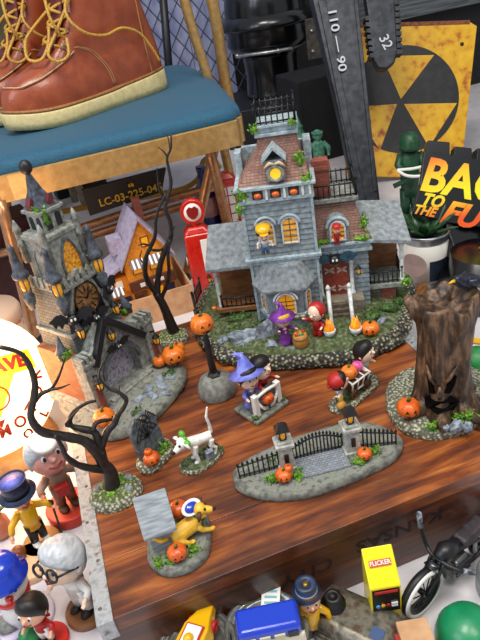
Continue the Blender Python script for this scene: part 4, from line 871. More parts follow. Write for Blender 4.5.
# ------------------------------------------------------------------ cemetery gate
pl, pr = atz(287, 466, .9), atz(352, 450, .9); mid = (pl + pr) / 2; ga = math.degrees(math.atan2(pr.y - pl.y, pr.x - pl.x)); hw = (pr - pl).length / 2
cg = thing('cemetery_gate', (mid.x, mid.y, 0), ga, 'cemetery gate with black iron fence and two lantern pillars on long oval base', 'model gate')
def gl(p):
    a = rad(-ga); dx, dy = p.x - mid.x, p.y - mid.y; return (dx * math.cos(a) - dy * math.sin(a), dx * math.sin(a) + dy * math.cos(a))
ol = [gl(atz(u, v)) for u, v in ((233, 478), (236, 490), (248, 498), (275, 503), (310, 499), (345, 487), (380, 472), (398, 460), (403, 447), (398, 438), (375, 428), (345, 428), (310, 437), (275, 450), (245, 465))]
mound('base', ol, [(.99, 0), (1, .35), (.96, .75), (.85, .85), (.5, .9), (.05, .9)], [K['basegrey'], K['ground']], cg, .18, n=60, seed=30)
b = MB(); b.box(-hw + .7, hw - .7, -1.9, .6, .6, 1.08); b.build('paved_path', brickmat('pale_cobbles', '8e949b', '767c84', '565a60', .42, .26, axis='xy'), cg, bevel=.06)
for s_ in (-1, 1):
    x = s_ * hw
    b = MB(); b.box(x - .8, x + .8, -.8, .8, .8, 1.3); b.box(x - .65, x + .65, -.65, .65, 1.3, 3.6, .92, .92); b.box(x - .82, x + .82, -.82, .82, 3.6, 3.95); b.box(x - .6, x + .6, -.6, .6, 3.95, 4.2); pi_ = b.build('pillar', K['stone_lt'] if 'stone_lt' in K else K.setdefault('stone_lt', M('pale_pillar_stone', '8f8f88', 'bdbcb2', 2.4, .7, .5)), cg, bevel=.07)
    b = MB(); b.box(x - .2, x + .2, -.72, -.58, 1.9, 2.9); b.build('crest', K['black'], pi_, bevel=.05)
    lantern(cg, x, 0, 4.15, 1.15)
    b = MB(); b.box(x - .6, x + .6, -.6, .6, 5.3, 5.9, .35, .35); b.build('lantern_roof', K['black'], cg)
def iron_panel(x0, x1, y0, y1, z, h0, h1, n, arch=0):
    b = MB(); top = lambda t: z + h0 + (h1 - h0) * t + arch * math.sin(PI * t)
    P_ = lambda t: (x0 + (x1 - x0) * t, y0 + (y1 - y0) * t)
    for k in (.16, .86): b.tube([P_(t / 12) + (z + (top(t / 12) - z) * k,) for t in range(13)], .085, 6)
    pn = b.build('iron_fence', K['iron'], cg)
    for i in range(n + 1):
        t = i / n; x, y = P_(t); b = MB(); b.tube([(x, y, z - .1), (x, y, top(t) * .97)], .075, 6); b.lathe([(.05, 0), (.14, .12), (.02, .42)], 6, (x, y, top(t) * .95)); b.build('picket', K['iron'], pn)
iron_panel(-hw + .75, hw - .75, .45, .45, .95, 1.6, 1.6, 14, .9)
e0, e1 = gl(atz(240, 478, .9)), gl(atz(396, 444, .9))
iron_panel(e0[0], -hw - .7, e0[1], 0, .9, 1.5, 1.9, 8)
iron_panel(hw + .7, e1[0], 0, e1[1], .9, 2.2, 1.5, 9)
pumpkin(cg, (-hw - .6, -1.5, .85), .75, K['orange_dk'], rz=-10); pumpkin(cg, (-hw - .1, -1.4, 1.7), .42, K['orange_dk'], face=False); pumpkin(cg, (hw + .7, -1.3, .85), .68, K['orange_dk'], rz=0)
bush(cg, [((-hw + .6, -1.5, 1.0), (.8, .6, .5)), ((-hw - 1.6, -1.2, 1.0), (.7, .5, .4)), ((hw + .2, -1.6, 1.0), (1.0, .6, .5)), ((hw + 1.7, -.9, 1.0), (.6, .5, .5)), ((-hw - .3, .9, 1), (1, .4, .4)), ((hw, 1.1, 1), (1, .4, .4))], 'grass_tuft', K['leaf'], 50, .45, 100)
# ------------------------------------------------------------------ tree stump with a face
p = atz(443, 412); sm = thing('spooky_tree_stump', (p.x, p.y, 0), 0, 'big brown tree stump with a carved scowling face and black crow', 'figurine')
ol = [(q.x - p.x, q.y - p.y) for q in (atz(u, v) for u, v in ((386, 400), (390, 420), (405, 435), (430, 441), (458, 437), (482, 424), (496, 400), (485, 378), (450, 368), (410, 372), (390, 386)))]
mound('base', ol, [(.99, 0), (1, .3), (.96, .8), (.8, 1.0), (.5, 1.1), (.05, 1.1)], [K['gravel2'], K['gravel2']], sm, .25, n=55, seed=33)
bk = M('stump_bark', '21150f', '49331f', 1.5, .5, 1.3, stretch=(1.3, 1.3, .3), c3='7a5a40', bs=1.4)
R = []; NV = 72
prof = [(3.5, .7), (2.9, 1.4), (2.5, 2.4), (2.3, 3.6), (2.2, 5), (2.15, 6.5), (2.2, 8), (2.3, 9.5), (2.4, 10.8), (2.5, 12), (2.35, 12.8), (1.9, 12.6), (1.2, 11.8)]
for i, (r, z) in enumerate(prof):
    ring = []
    for j in range(NV):
        a = 2 * PI * j / NV; k = 1 + .11 * math.sin(5 * a + .25 * z) * (1.8 if z < 2 else 1) + .05 * math.sin(11 * a - .5 * z + .8) + .06 * mnoise.noise(Vector((math.cos(a) * 2.2, math.sin(a) * 2.2, z * .35)))
        jag = .9 * mnoise.noise(Vector((math.cos(a) * 1.6, math.sin(a) * 1.6, 4))) if z > 11 else 0
        ring.append((r * k * math.cos(a) * 1.05 + .15, r * k * math.sin(a) + .1, z + jag))
    R.append(ring)
b = MB(); b.loft(R); st_ = b.build('trunk', bk, sm, sub=1)
fa = math.atan2(-p.y, -p.x) - .12
def trad(a, z):
    for (r0, z0), (r1, z1) in zip(prof, prof[1:]):
        if z0 <= z <= z1: r = r0 + (r1 - r0) * (z - z0) / (z1 - z0); break
    return r * (1 + .11 * math.sin(5 * a + .25 * z) * (1.8 if z < 2 else 1) + .05 * math.sin(11 * a - .5 * z + .8) + .06 * mnoise.noise(Vector((math.cos(a) * 2.2, math.sin(a) * 2.2, z * .35))))
for a, ln in ((-3.1, 2.0), (-1.25, 1.9), (-.5, 2.0), (.5, 2), (2.6, 1.6), (fa + .1, 1.5)):
    b = MB(); c_, s_ = math.cos(a), math.sin(a); b.tube([(1.7 * c_, 1.7 * s_, 2.4), (2.5 * c_, 2.5 * s_, 1.5), ((2.5 + ln * .5) * c_, (2.5 + ln * .5) * s_, 1.15), ((2.5 + ln) * c_ + .3, (2.5 + ln) * s_, .9)], [.8, .7, .45, .15], 9); b.build('root', bk, st_)
for a, ln in ((.35, 1.6), (2.5, .7)):
    b = MB(); c_, s_ = math.cos(a), math.sin(a); b.tube([(1.8 * c_, 1.8 * s_, 10.8), (2.6 * c_, 2.6 * s_, 11.6), ((2.6 + ln) * c_, (2.6 + ln) * s_, 12.6)], [1.0, .7, .35], 10); b.build('broken_branch', bk, st_)
def fpt(u, z, o=0):
    a = fa + u / 2.5; r = trad(a, z) + o; return (r * math.cos(a) * 1.05 + .15, r * math.sin(a) + .1, z)
dk = M('dark_hollow', '070403', rough=.95, spec=.1)
for q in (-1, 1):
    b = MB(); b.loft([[fpt(q * u, z, o) for u, z in ((.35, 4.3), (.85, 4.1), (1.4, 4.8), (1.55, 5.7), (1.05, 5.5), (.55, 5.0))] for o in (.27, -.4)], smooth=False); b.build('eye_hollow', dk, st_)
    b = MB(); b.tube([fpt(q * .3, 5.15, .2), fpt(q * .75, 5.75, .3), fpt(q * 1.25, 6.4, .25), fpt(q * 1.55, 6.7, .1)], [.1, .16, .16, .06], 8); b.build('brow', bk, st_)
b = MB(); mo = [(-1.7, 2.9), (-1.0, 3.6), (-.3, 3.3), (.3, 3.35), (1.0, 3.7), (1.7, 3.1), (1.2, 2.3), (.55, 2.65), (-.1, 2.2), (-.75, 2.6), (-1.2, 2.25)]; b.loft([[fpt(u, z, o) for u, z in mo] for o in (.33, -.4)], smooth=False); b.build('mouth_hollow', dk, st_)
b = MB(); b.tube([fpt(-.05, 4.9, .1), fpt(0, 4.3, .45), fpt(.05, 3.75, .4)], [.15, .32, .15], 8); b.build('nose', bk, st_)
pumpkin(sm, (-3.6, .2, .95), 1.12, K['orange_dk'], rz=-18)
rocks(sm, [((-.9, -3.2, 1.1), (.75, .6, .7)), ((-.1, -3.7, 1.1), (.6, .5, .55)), ((2.1, -2.8, 1.1), (.55, .5, .5)), ((-1.8, -2.9, 1.1), (.4, .4, .4))], 70)
bush(sm, [((.6, -3.0, 1.5), (.7, .4, .7)), ((-2.7, -2.3, 1.2), (.7, .6, .5)), ((1.6, -3.2, 1.2), (.5, .4, .4)), ((-.4, -2.7, 1.6), (.4, .4, .4))], 'ivy', K['leaf'], 50, .42, 110)
cr_ = thing('crow', atz(466, 289, 13.0), -80, 'glossy black crow perched on top of the brown tree stump', 'bird')
fe = M('crow_feathers', '0b0d16', '252b40', 3, .3, .5)
b = MB(); b.tube([(0, 1.5, 0.3), (0, .8, .55), (0, 0, .75), (0, -.6, .95), (0, -.95, 1.2)], [.12, .5, .7, .5, .3], 12); b.ell((0, -1.05, 1.35), (.38, .42, .36), 12, 9); b.tube([(0, 1.2, .42), (0, 2.4, .1)], [.32, .16], 8, flat=.5); bd = b.build('body', fe, cr_); remesh(bd, .06, 1)
for q in (-1, 1):
    b = MB(); b.tube([(q * .55, -.4, .95), (q * .68, .6, .7), (q * .4, 1.9, .3)], [.2, .36, .06], 9, flat=1.3); b.build('wing', fe, cr_)
    b = MB(); b.tube([(q * .25, .1, .35), (q * .25, -.05, -.05)], .07, 5); b.build('leg', K['black'], cr_)
b = MB(); b.lathe([(.17, 0), (.1, .35), (.01, .65)], 8); b.v = [Vector((v.x, -1.4 - v.z, 1.33 + v.y)) for v in b.v]; L(b.build('beak', K['yellow'], cr_), 'yellow beak')
# ------------------------------------------------------------------ padded chair
def ptube(b, pts, r, n=10, k=4, **kw):
    P = [Vector(p) for p in pts]; sp = []; m = len(P)
    for i in range(m - 1):
        p0, p1, p2, p3 = P[max(0, i - 1)], P[i], P[i + 1], P[min(m - 1, i + 2)]
        for j in range(k):
            q = j / k; sp.append(.5 * (2 * p1 + (p2 - p0) * q + (2 * p0 - 5 * p1 + 4 * p2 - p3) * q * q + (3 * p1 - p0 - 3 * p2 + p3) * q ** 3))
    sp.append(P[-1]); b.tube(sp, r, n, **kw); return sp
CX, CY = 8, 110
ch = thing('padded_chair', (CX, CY, FZ), 0, 'gold metal framed folding chair with teal blue padded seat', 'chair')
def cp(v): return Vector(v) - Vector((CX, CY, FZ))
def so(g=0): return smooth_outline([(-17 - g - CX, 92 - CY), (-8 - CX, 91 - g - CY), (12 - CX, 90.4 - g - CY), (25 - CX, 90.3 - g - CY), (27.2 + g * .7 - CX, 91.6 - g * .7 - CY), (28.7 + g - CX, 95 - CY), (32 + g - CX, 118 - CY), (33 + g - CX, 138 - CY), (32 + g * .7 - CX, 145 + g * .7 - CY), (27 - CX, 148 + g - CY), (5 - CX, 149 + g - CY), (-14 - CX, 146 + g - CY), (-18 - g - CX, 130 - CY)], 104)
teal = M('teal_vinyl', '0b4460', '17617e', 7, .6, 1.0, sheen=.1, detail=3)
b = MB(); c0 = Vector((7 - CX, 118 - CY))
b.loft([[(c0.x + (p.x - c0.x) * k, c0.y + (p.y - c0.y) * k, z) for p in so()] for k, z in ((1, 26.2), (1.005, 27.0), (1.0, 27.7), (.985, 28.2), (.96, 28.5), (.9, 28.7), (.7, 28.85), (.3, 28.9))]); b.build('seat_pad', teal, ch)
gold = M('gold_enamel', 'a8834c', 'c09a5e', 1, .35, metal=.35, coat=.3)
b = MB(); b.loft([[(p.x, p.y, z) for p in so(g)] for g, z in ((.1, 22.6), (.35, 22.7), (.35, 26.4), (0, 26.6))], smooth=False); b.build('seat_frame', gold, ch)
bronze = M('copper_tube', '9a6a48', 'b8895f', 1, .3, metal=.6)
for nm, pts, r in (('leg', [(22.2, 92, 14.8), (22.9, 92, 4), (23.6, 92.3, FZ)], .85), ('leg', [(24.6, 96, 14.6), (19.6, 96, 3), (14.6, 96, FZ)], .85), ('leg', [(-10, 91, 14.8), (-11.2, 89, 2), (-12.5, 89, FZ)], .9), ('leg', [(-12.5, 140, 14.8), (-14, 140, 2), (-15, 140, FZ)], .85)):
    b = MB(); ptube(b, [cp(p) for p in pts], r); lg = b.build(nm, bronze, ch)
    b = MB(); q = cp(pts[-1]); b.lathe([(r * 1.3, 0), (r * 1.35, 1.3), (r * 1.05, 1.5)], 14, (q.x, q.y, 0)); b.build('rubber_foot', K['black'], lg)
for pts in ([(-14, 99, 4.2), (0, 99, 4.9), (14, 99, 5.8), (23.5, 97, 6.6)], [(-13, 99.5, 2.2), (0, 99.5, 2.9), (14, 99.5, 3.7), (21, 98, 4.4)]):
    b = MB(); ptube(b, [cp(p) for p in pts], .7); b.build('cross_bar', bronze, ch)
for x0, y0, x1, y1 in ((29.5, 121, 31.6, 121), (35.1, 123, 36.0, 125)):
    b = MB(); ptube(b, [cp(q) for q in ((x1 + 1.5, y1, FZ), (x1 + .6, y1, 8), (x1, y1, 19), (x0 + .4, y0, 31), (x0 - .8, y0, 46))], .95 if x0 < 33 else 1.15); b.build('back_post', gold, ch)
b = MB(); ptube(b, [cp(q) for q in ((31.9, 121.8, 14), (31.0, 121.9, 24), (30.4, 121.9, 31))], .5); b.build('back_clip', gold, ch)
pa = [aty(u, v, 97.5) for u, v in ((82, 190), (166, 168), (162, 192), (90, 216))]
b = MB(); b.hexa([cp((x.x, 98.2, x.z)) for x in pa], [cp((x.x, 97.5, x.z)) for x in pa]); up_ = b.build('number_plate', M('label_black', '15140f', rough=.5), ch); L(up_, 'black plate with yellow stencilled number')
gt = M('label_yellow', 'c8a020', rough=.5)
m0 = aty(131, 195, 97.45); m1 = aty(129, 184, 97.45)
dirx = (aty(160, 187, 97.45) - aty(102, 203, 97.45)).normalized()
text('LC-03-225-045', 'number_text', 1.75, gt, up_, frame(cp(m0), dirx, (0, 0, 1)), .03, .02)
b = MB(); q = cp(aty(131, 185, 97.4)); b.at(q.x, q.y, q.z)
for x in (-.45, .05): b.box(x, x + .35, -.02, .03, -.3, .4)
b.box(-.45, .4, -.02, .03, .2, .4); b.build('plate_mark', gt, up_)
# ------------------------------------------------------------------ boots
leather = M('russet_leather', '86391c', '944423', .35, .36, .3, c3='9f4d29', coat=.25, bs=3, detail=3)
dleather = M('maroon_lining', '4e1614', '6b2320', .8, .5)
solem = M('cream_crepe', 'cbb87e', 'dccb96', 1.2, .75, .5)
bt = thing('work_boot', (21.6, 117.6, FZ + 28.9), -156, 'russet leather lace-up work boot with cream wedge sole, nearest on the teal seat', 'boot', None)
bt.scale = (.96, 1.0, 1.0)
def foot(x):
    tb = [(-1, 2.9), (0, 3.2), (4, 3.7), (10, 3.6), (16, 4.3), (22, 5.2), (26, 5.1), (29, 4.4), (31.5, 3.4)]
    for (a, wa), (c_, wc) in zip(tb, tb[1:]):
        if x <= c_: return wa + (wc - wa) * max(0, (x - a)) / (c_ - a)
    return tb[-1][1]
def slice_(xb, xf, z, s, N=64, zf=None, pw=.62):
    xm, Lh = (xb + xf) / 2, (xf - xb) / 2; r = []
    for j in range(N):
        a = 2 * PI * j / N; cx, sy = math.cos(a), math.sin(a); cx = math.copysign(abs(cx) ** .85, cx); x = xm + Lh * cx
        r.append((x, foot(x) * s * math.copysign(abs(sy) ** pw, sy), z + (zf or (lambda x: 0))(x)))
    return r
up = lambda x: .9 * max(0, (x - 24) / 8) ** 2 - .0
b = MB(); b.loft([slice_(-.7, 32.2, 0, 1.06, zf=up), slice_(-.8, 32.3, 1.0, 1.08, zf=up), slice_(-.8, 32.3, 2.2, 1.08, zf=lambda x: up(x) + .9 * max(0, (14 - x) / 14)), slice_(-.6, 32.1, 2.5, 1.04, zf=lambda x: up(x) + .9 * max(0, (14 - x) / 14))]); so_ = b.build('sole', solem, bt)
b = MB(); b.loft([slice_(-.65, 32.15, 2.5, 1.05, zf=lambda x: up(x) + .9 * max(0, (14 - x) / 14)), slice_(-.65, 32.15, 2.95, 1.05, zf=lambda x: up(x) + .9 * max(0, (14 - x) / 14))]); b.build('welt', M('tan_welt', '8a5a30', 'a8743e', 2, .5), bt)
sl = [(-.3, 31.6, 2.8, .98), (-.5, 31.6, 4.2, 1.0), (-.5, 31.1, 5.6, .97), (-.4, 30.2, 6.7, .9), (-.3, 28.6, 7.6, .82), (-.2, 26.4, 8.3, .76), (0, 24, 9.1, .74), (.2, 21.8, 10.2, .76), (.7, 19.8, 11.6, .8), (1.2, 18.1, 13.4, .85), (1.8, 16.9, 15.6, .9), (2.5, 16.0, 18.5, .95), (3.2, 15.4, 22, .98), (3.8, 15.2, 26, 1.0), (4.2, 15.3, 31, 1.02), (4.3, 15.3, 33, 1.02)]
b = MB(); b.loft([slice_(a, f_, z, s, zf=(lambda x: up(x) * .5)) for a, f_, z, s in sl], cap=False)
b.loft([slice_(4.3, 15.3, 33, 1.02, zf=(lambda x: up(x) * .5)), slice_(4.9, 14.7, 33, .92), slice_(4.9, 14.4, 27, .85)], cap=True); upper = b.build('upper', leather, bt, sub=1)
def top_at(x):                                # height of the instep line at x
    pts = [(f_, z) for a, f_, z, s in sl][::-1]
    for (x0, z0), (x1, z1) in zip(pts, pts[1:]):
        if x0 <= x <= x1 and x1 > x0: return z0 + (z1 - z0) * (x - x0) / (x1 - x0)
    return 6
def side(x, z, q, o=.1):                      # a point on the upper's side
    for (a, f_, z0, s), (a2, f2, z1, s2) in zip(sl, sl[1:]):
        if z0 <= z <= z1:
            t = (z - z0) / (z1 - z0); A, F_, S_ = a + (a2 - a) * t, f_ + (f2 - f_) * t, s + (s2 - s) * t; xm, Lh = (A + F_) / 2, (F_ - A) / 2
            c_ = max(-1, min(1, (x - xm) / Lh)); c_ = math.copysign(abs(c_) ** (1 / .85), c_); sy = math.sqrt(max(0, 1 - c_ * c_)) ** .62
            return (x, q * (foot(x) * S_ * sy + o), z)
    return (x, q * 4, z)
# moc toe seam and stitches
def seam(t):                                  # t from -1 to 1 around the toe
    a = t * 1.25; x = 19.5 + 8.8 * math.cos(a * 1.2); z = 8.0 - .9 * math.cos(a); q = math.copysign(1, t)
    p = side(min(x, 29), min(z + (.9 if x < 22 else 0), 9), q, .06); return p
for q in (-1, 1):
    pts = [side(x, z, q, .05) for x, z in ((18.5, 9.6), (20.5, 8.7), (23, 7.9), (25.5, 7.2), (27.5, 6.8), (29, 6.6))] + [(30.0, q * 1.2, 6.75), (30.3, 0, 6.75)]
    b = MB(); sp = ptube(b, pts, .2, 8, 5); sm_ = b.build('moc_seam', leather, bt)
    for i in range(0, len(sp) - 1, 1):
        p = sp[i]; b = MB(); d = (sp[i + 1] - sp[i]).normalized(); b.tube([p + Vector((0, q * .14, .16)) - d * .3, p + Vector((0, q * .14, .17)) + d * .3], .075, 5); b.build('stitch', solem, sm_)
    for off in (0, .45):
        b = MB(); ptube(b, [side(x, z, q, .04) for x, z in ((17.4 + off, 10.4), (15.2 + off, 9.6), (13.6 + off, 8.0), (12.6 + off, 6.0), (12.2 + off, 3.6))], .09, 6); b.build('quarter_stitch_line', M('tan_thread', 'b08050', rough=.6) if 'tan_thread' not in bpy.data.materials else bpy.data.materials['tan_thread'], upper)
b = MB(); ptube(b, [side(3.6, z, 1, .05) for z in (3.5, 7, 12, 17, 22)], .1, 6); b.build('heel_seam', bpy.data.materials['tan_thread'], upper)
b = MB(); ptube(b, [(22.5, 0, 9.7), (20.4, 0, 11.6), (18.4, 0, 14), (17.2, 0, 17), (16.6, 0, 22), (16.8, 0, 28)], [1.9, 2.0, 2.1, 2.2, 2.3, 2.4] if False else 1.9, 10, 4, flat=.25); b.build('tongue', dleather, bt)
eye = []
brass = M('brass_eyelet', '8a7a5a', rough=.3, metal=.9)
for i in range(7):
    t = i / 6; x = 20.6 - 5.6 * t ** .7; z = 10.6 + 13 * t
    row = []
    for q in (-1, 1):
        xx = x - 1.2; p = Vector(side(xx, z, q, .12)); p.y = q * min(abs(p.y), 2.9); row.append(p)
        b = MB(); b.torus(p, .34, .11, 14, 6, 'y'); b.build('eyelet', brass, bt)
    eye.append(row)
lace = M('gold_lace', '9c6a1e', 'd8ac4a', 6, .6)
lacep = None
for i in range(6):
    for q in (0, 1):
        a, c_ = eye[i][q], eye[i + 1][1 - q]; m = (a + c_) / 2; m = Vector((max(a.x, c_.x) + 1.9, 0, m.z + (.25 if q else .0))); b = MB(); ptube(b, [a, a + (m - a) * .55 + Vector((.5, 0, .1)), m, c_ + (m - c_) * .5 + Vector((.5, 0, 0)), c_], .24, 7); b.build('lace', lace, bt)
a = eye[0]; b = MB(); ptube(b, [a[0], (21.2, 0, 11.2), a[1]], .24, 7); b.build('lace', lace, bt)
loose = [[eye[4][1], (18.5, 4.5, 15.5), (17, 5.6, 12.5), (13, 5.2, 11.2), (9, 4.7, 11.6), (5.5, 4.4, 10.2), (3.6, 4.5, 7.5), (2.6, 4.6, 5.2)],
         [eye[3][1], (21, 4.2, 13), (23.5, 4.6, 10.5), (22.5, 5.2, 9.2), (20.5, 5.4, 9.8), (19.5, 4.4, 12)],
         [eye[3][0], (21.5, -2, 14), (24, -1, 12.4), (25.5, 1.2, 10.2), (24.2, 3, 9.8), (22, 2.6, 11.6), (20.5, 1.6, 14)],
         [eye[5][1], (20, 3.6, 20), (21.5, 4.6, 16), (21, 4.8, 13.6), (19.8, 4.2, 12)]]
for pts in loose:
    b = MB(); ptube(b, pts, .25, 7, 5); b.build('lace', lace, bt)
def copy_tree(o, parent=None):
    c = o.copy(); C.objects.link(c)
    if parent is not None: c.parent = parent
    for k in list(o.children): copy_tree(k, c)
    return c
b2 = copy_tree(bt); b2.location = Vector((14.0, 130.5, FZ + 28.9)) * S; b2.rotation_euler = (0, 0, rad(-150)); b2['label'] = 'russet leather work boot farther back, partly hidden behind its mate'
# ------------------------------------------------------------------ toys behind the crate
gp = thing('gas_pump', (16.5, 86.5, FZ), -12, 'glossy red vintage gas pump model with round globe on top', 'model gas pump'); gp.scale = (.9, .9, .98)
b = MB(); b.box(-2.6, 2.6, -1.9, 1.9, .6, 12.6, .88, .88); b.box(-2.35, 2.35, -1.7, 1.7, 12.5, 13.6, .6, .6); b.box(-2.9, 2.9, -2.2, 2.2, 0, .7); b.build('body', K['red'], gp, bevel=.35, seg=3)
b = MB(); b.box(.2, 2.0, -1.98, -1.7, 6.5, 11.6, .9, 1, 0, .15); L(b.build('dial_panel', K['whitep'], gp, bevel=.06), 'white dial panel')
b = MB(); b.at(-2.62, -.3, 7.8, 90); b.lathe([(.75, 0), (.75, .12), (.02, .14)], 20); b.v = [Vector((-2.6 + (v.z - 7.8) * -1.0, v.y, 7.8 + (v.x + 2.62))) for v in b.v]; dd = b.build('side_badge', K['whitep'], gp)
b = MB(); b.lathe([(.5, 13.4), (.6, 13.9), (.45, 14.2)], 16); b.build('globe_collar', K['red'], gp)
gb = MB(); gb.lathe([(1.95, -.75), (2.1, -.4), (2.1, .4), (1.95, .75)], 32); gb.v = [Vector((v.x, v.z, 16.0 + v.y)) for v in gb.v]; gl_ = gb.build('globe', K['red'], gp)
b = MB(); b.lathe([(1.55, -.08), (1.45, .06), (.02, .12)], 30); b.v = [Vector((v.x, -.76 - v.z, 16.0 + v.y)) for v in b.v]; gf = b.build('globe_face', K['whitep'], gl_)
b = MB(); b.prism([(-1.05, 16.5), (-.5, 17.0), (0, 16.8), (.5, 17.0), (1.05, 16.5), (.9, 15.6), (.45, 15.1), (0, 14.9), (-.45, 15.1), (-.9, 15.6)], -.98, -.8, 'y'); b.build('shield_emblem', M('emblem_red', '8a1712', rough=.4), gl_)
b = MB(); ptube(b, [(2.3, -.4, 10.5), (3.3, -.8, 9.0), (3.2, -1.0, 5), (2.5, -.9, 2.5), (2.4, -.6, 6.5)], .22, 7); b.build('hose', K['black'], gp)
# cardboard tray and orange house
card = M('kraft_card', 'b88a62', 'caa078', .8, .8, .1)
tr = thing('cardboard_tray', (7, 87.5, FZ), 0, 'open kraft cardboard tray behind the crate holding the orange house', 'box')
for nm, x0, x1, y0, y1, h in (('front_wall', -9, 6.6, -3.3, -3.0, 4.8), ('back_wall', -9, 6.6, 9.2, 9.5, 4.8), ('side_wall', -9, -8.7, -3, 9.2, 4.8), ('side_wall', 6.3, 6.6, -3, 9.2, 4.8), ('bottom', -8.7, 6.3, -3, 9.2, .3)):
    b = MB(); b.box(x0, x1, y0, y1, 0, h); b.build(nm, card, tr)
oh = thing('orange_house', (8.0, 87.6, FZ + .3), 4, 'orange gabled toy house with lavender roof and striped awnings', 'model house'); oh.scale = (1.12, .95, .98)
stucco = M('orange_stucco', 'cc7a16', 'e2962c', 2, .7, .3); lroof = M('lavender_roof', '8f88a0', 'a9a2b8', 1.5, .65, .3)
b = MB(); b.prism([(-3.3, 0), (3.3, 0), (3.3, 10), (0, 16.2), (-3.3, 10)], 0, 7.5, 'y'); b.build('wall', stucco, oh)
b = MB(); b.box(-7.2, -3.3, 1.2, 7.0, 0, 7.2); b.build('side_wing', stucco, oh)
for q in (-1, 1):
    b = MB(); b.hexa([(q * 4.0, -.7, 8.7), (q * 4.0, 8.2, 8.7), (0, 8.2, 16.2), (0, -.7, 16.2)], [(q * 4.0, -.7, 9.5), (q * 4.0, 8.2, 9.5), (0, 8.2, 17.0), (0, -.7, 17.0)]); b.build('roof_panel', lroof, oh, bevel=.08)
b = MB(); b.hexa([(-7.6, .6, 7.0), (-3.3, .6, 9.0), (-3.3, 7.4, 9.0), (-7.6, 7.4, 7.0)], [(-7.6, .6, 7.4), (-3.3, .6, 9.6), (-3.3, 7.4, 9.6), (-7.6, 7.4, 7.4)]); b.build('wing_roof', lroof, oh)
b = MB(); b.box(-4.3, -2.4, 2.6, 5.4, 10.6, 13.2, 1, 1); b.build('roof_dormer', lroof, oh)
b = MB(); b.box(.8, 1.9, 5.5, 6.6, 13, 17.8); b.build('chimney', K['brick'], oh)
for x, z, w_, h in ((-1.6, 7.6, 1.3, 1.5), (.9, 7.6, 1.3, 1.5), (.3, 11.8, .9, 1.4)):
    b = MB(); b.box(x - w_ / 2 - .15, x + w_ / 2 + .15, -.15, .1, z - .15, z + h + .15); wf_ = b.build('window', K['brown'], oh)
    b = MB(); b.box(x - w_ / 2, x + w_ / 2, -.2, 0, z, z + h); b.build('pane', K['gold_glow'], wf_)
stripe = None
for x, z, y0 in ((-1.6, 9.0, -.1), (.9, 9.0, -.1), (-5.3, 4.8, 1.1)):
    for k in range(6):
        b = MB(); xx = x - .95 + k * .32; b.hexa([(xx, y0 - 1.0, z - .3), (xx + .3, y0 - 1.0, z - .3), (xx + .3, y0, z + .9), (xx, y0, z + .9)], [(xx, y0 - 1.0, z - .2), (xx + .3, y0 - 1.0, z - .2), (xx + .3, y0, z + 1.0), (xx, y0, z + 1.0)]); b.build('awning_stripe', K['whitep'] if k % 2 else M('awning_grey', '6a6270', rough=.6) if 'awning_grey' not in bpy.data.materials else bpy.data.materials['awning_grey'], oh)
b = MB(); b.box(-3.4, 3.4, -.5, 0, 4.6, 6.4); sg = b.build('sign_band', M('brown_sign', '5a3424', rough=.6), oh, bevel=.06)
for k, w_ in enumerate((.9, .6, 1.0, .7)):
    b = MB(); b.box(-1.9 + k * 1.0, -1.9 + k * 1.0 + w_ * .8, -.58, -.45, 5.2 + .1 * (k % 2), 5.9); b.build('sign_mark', K['whitep'], sg)
for x, w_, m_ in ((-2.1, 1.9, K['brown']), (.3, 1.9, K['gold_glow']), (2.3, 1.4, K['navy'])):
    b = MB(); b.box(x - w_ / 2, x + w_ / 2, -.35, 0, 1.2, 4.2); b.build('shop_window', m_, oh, bevel=.05)
for x in (-6.3, -4.6):
    b = MB(); b.box(x - .5, x + .5, 1.0, 1.25, 5.4, 6.6); b.build('window', K['whitep'], oh)
b = MB(); b.box(-4.6, -3.5, .9, 1.3, .2, 3.6); b.build('door', K['navy'], oh); b = MB(); b.box(-6.8, -5.0, .9, 1.3, .6, 3.6); b.build('shop_window', K['brown'], oh)
# red booth, bottle, hose
rb = thing('phone_booth', (29.2, 113, FZ), -10, 'red booth toy with white window panels behind the chair leg', 'toy')
b = MB(); b.box(-2, 2, -2, 2, 0, 10.2); b.box(-2.2, 2.2, -2.2, 2.2, 10.0, 10.8); b.box(-1.8, 1.8, -1.8, 1.8, 10.8, 11.8, .6, .6); b.build('body', K['red'], rb, bevel=.12)
for k in range(4):
    for x in (-.75, .75):
        b = MB(); b.box(x - .6, x + .6, -2.08, -1.9, 2.0 + k * 1.9, 3.6 + k * 1.9); b.build('pane', K['whitep'], rb)
bo = thing('blue_bottle', (25.5, 116, FZ), 0, 'dark blue bottle with pink label under the chair', 'bottle')
b = MB(); b.lathe([(2.0, 0), (2.2, .4), (2.2, 8), (1.2, 10), (.8, 12), (.95, 12.2), (.95, 13.2)], 22); b.build('glass', M('blue_glass', '182a6a', rough=.15, coat=.5), bo)
b = MB(); b.lathe([(2.24, 3), (2.24, 7)], 22); b.build('paper_label', M('pink_label', 'c89a90', rough=.6), bo)
hs = MB(); ptube(hs, [aty(u, v, y) for u, v, y in ((60, 212, 118), (110, 203, 120), (150, 196, 122), (185, 188, 122), (200, 176, 121), (203, 162, 120), (212, 158, 120), (220, 168, 120))], .55, 8); tag(hs.build('air_hose', M('ochre_rubber', 'b8902c', rough=.5)), 'ochre yellow hose looped on the table beneath the chair seat', 'hose')
hs = MB(); ptube(hs, [(21.5, 98, FZ + .5), (23, 96, FZ + .5), (25.5, 97, FZ + .5), (27, 101, FZ + .5), (30, 106, FZ + .5)], .5, 8); tag(hs.build('air_hose', bpy.data.materials['ochre_rubber']), 'short ochre hose on the table beside the red booth', 'hose')
mx = thing('maroon_case', (-14, 101, FZ), 14, 'dark maroon wooden case beneath the left of the chair', 'case')
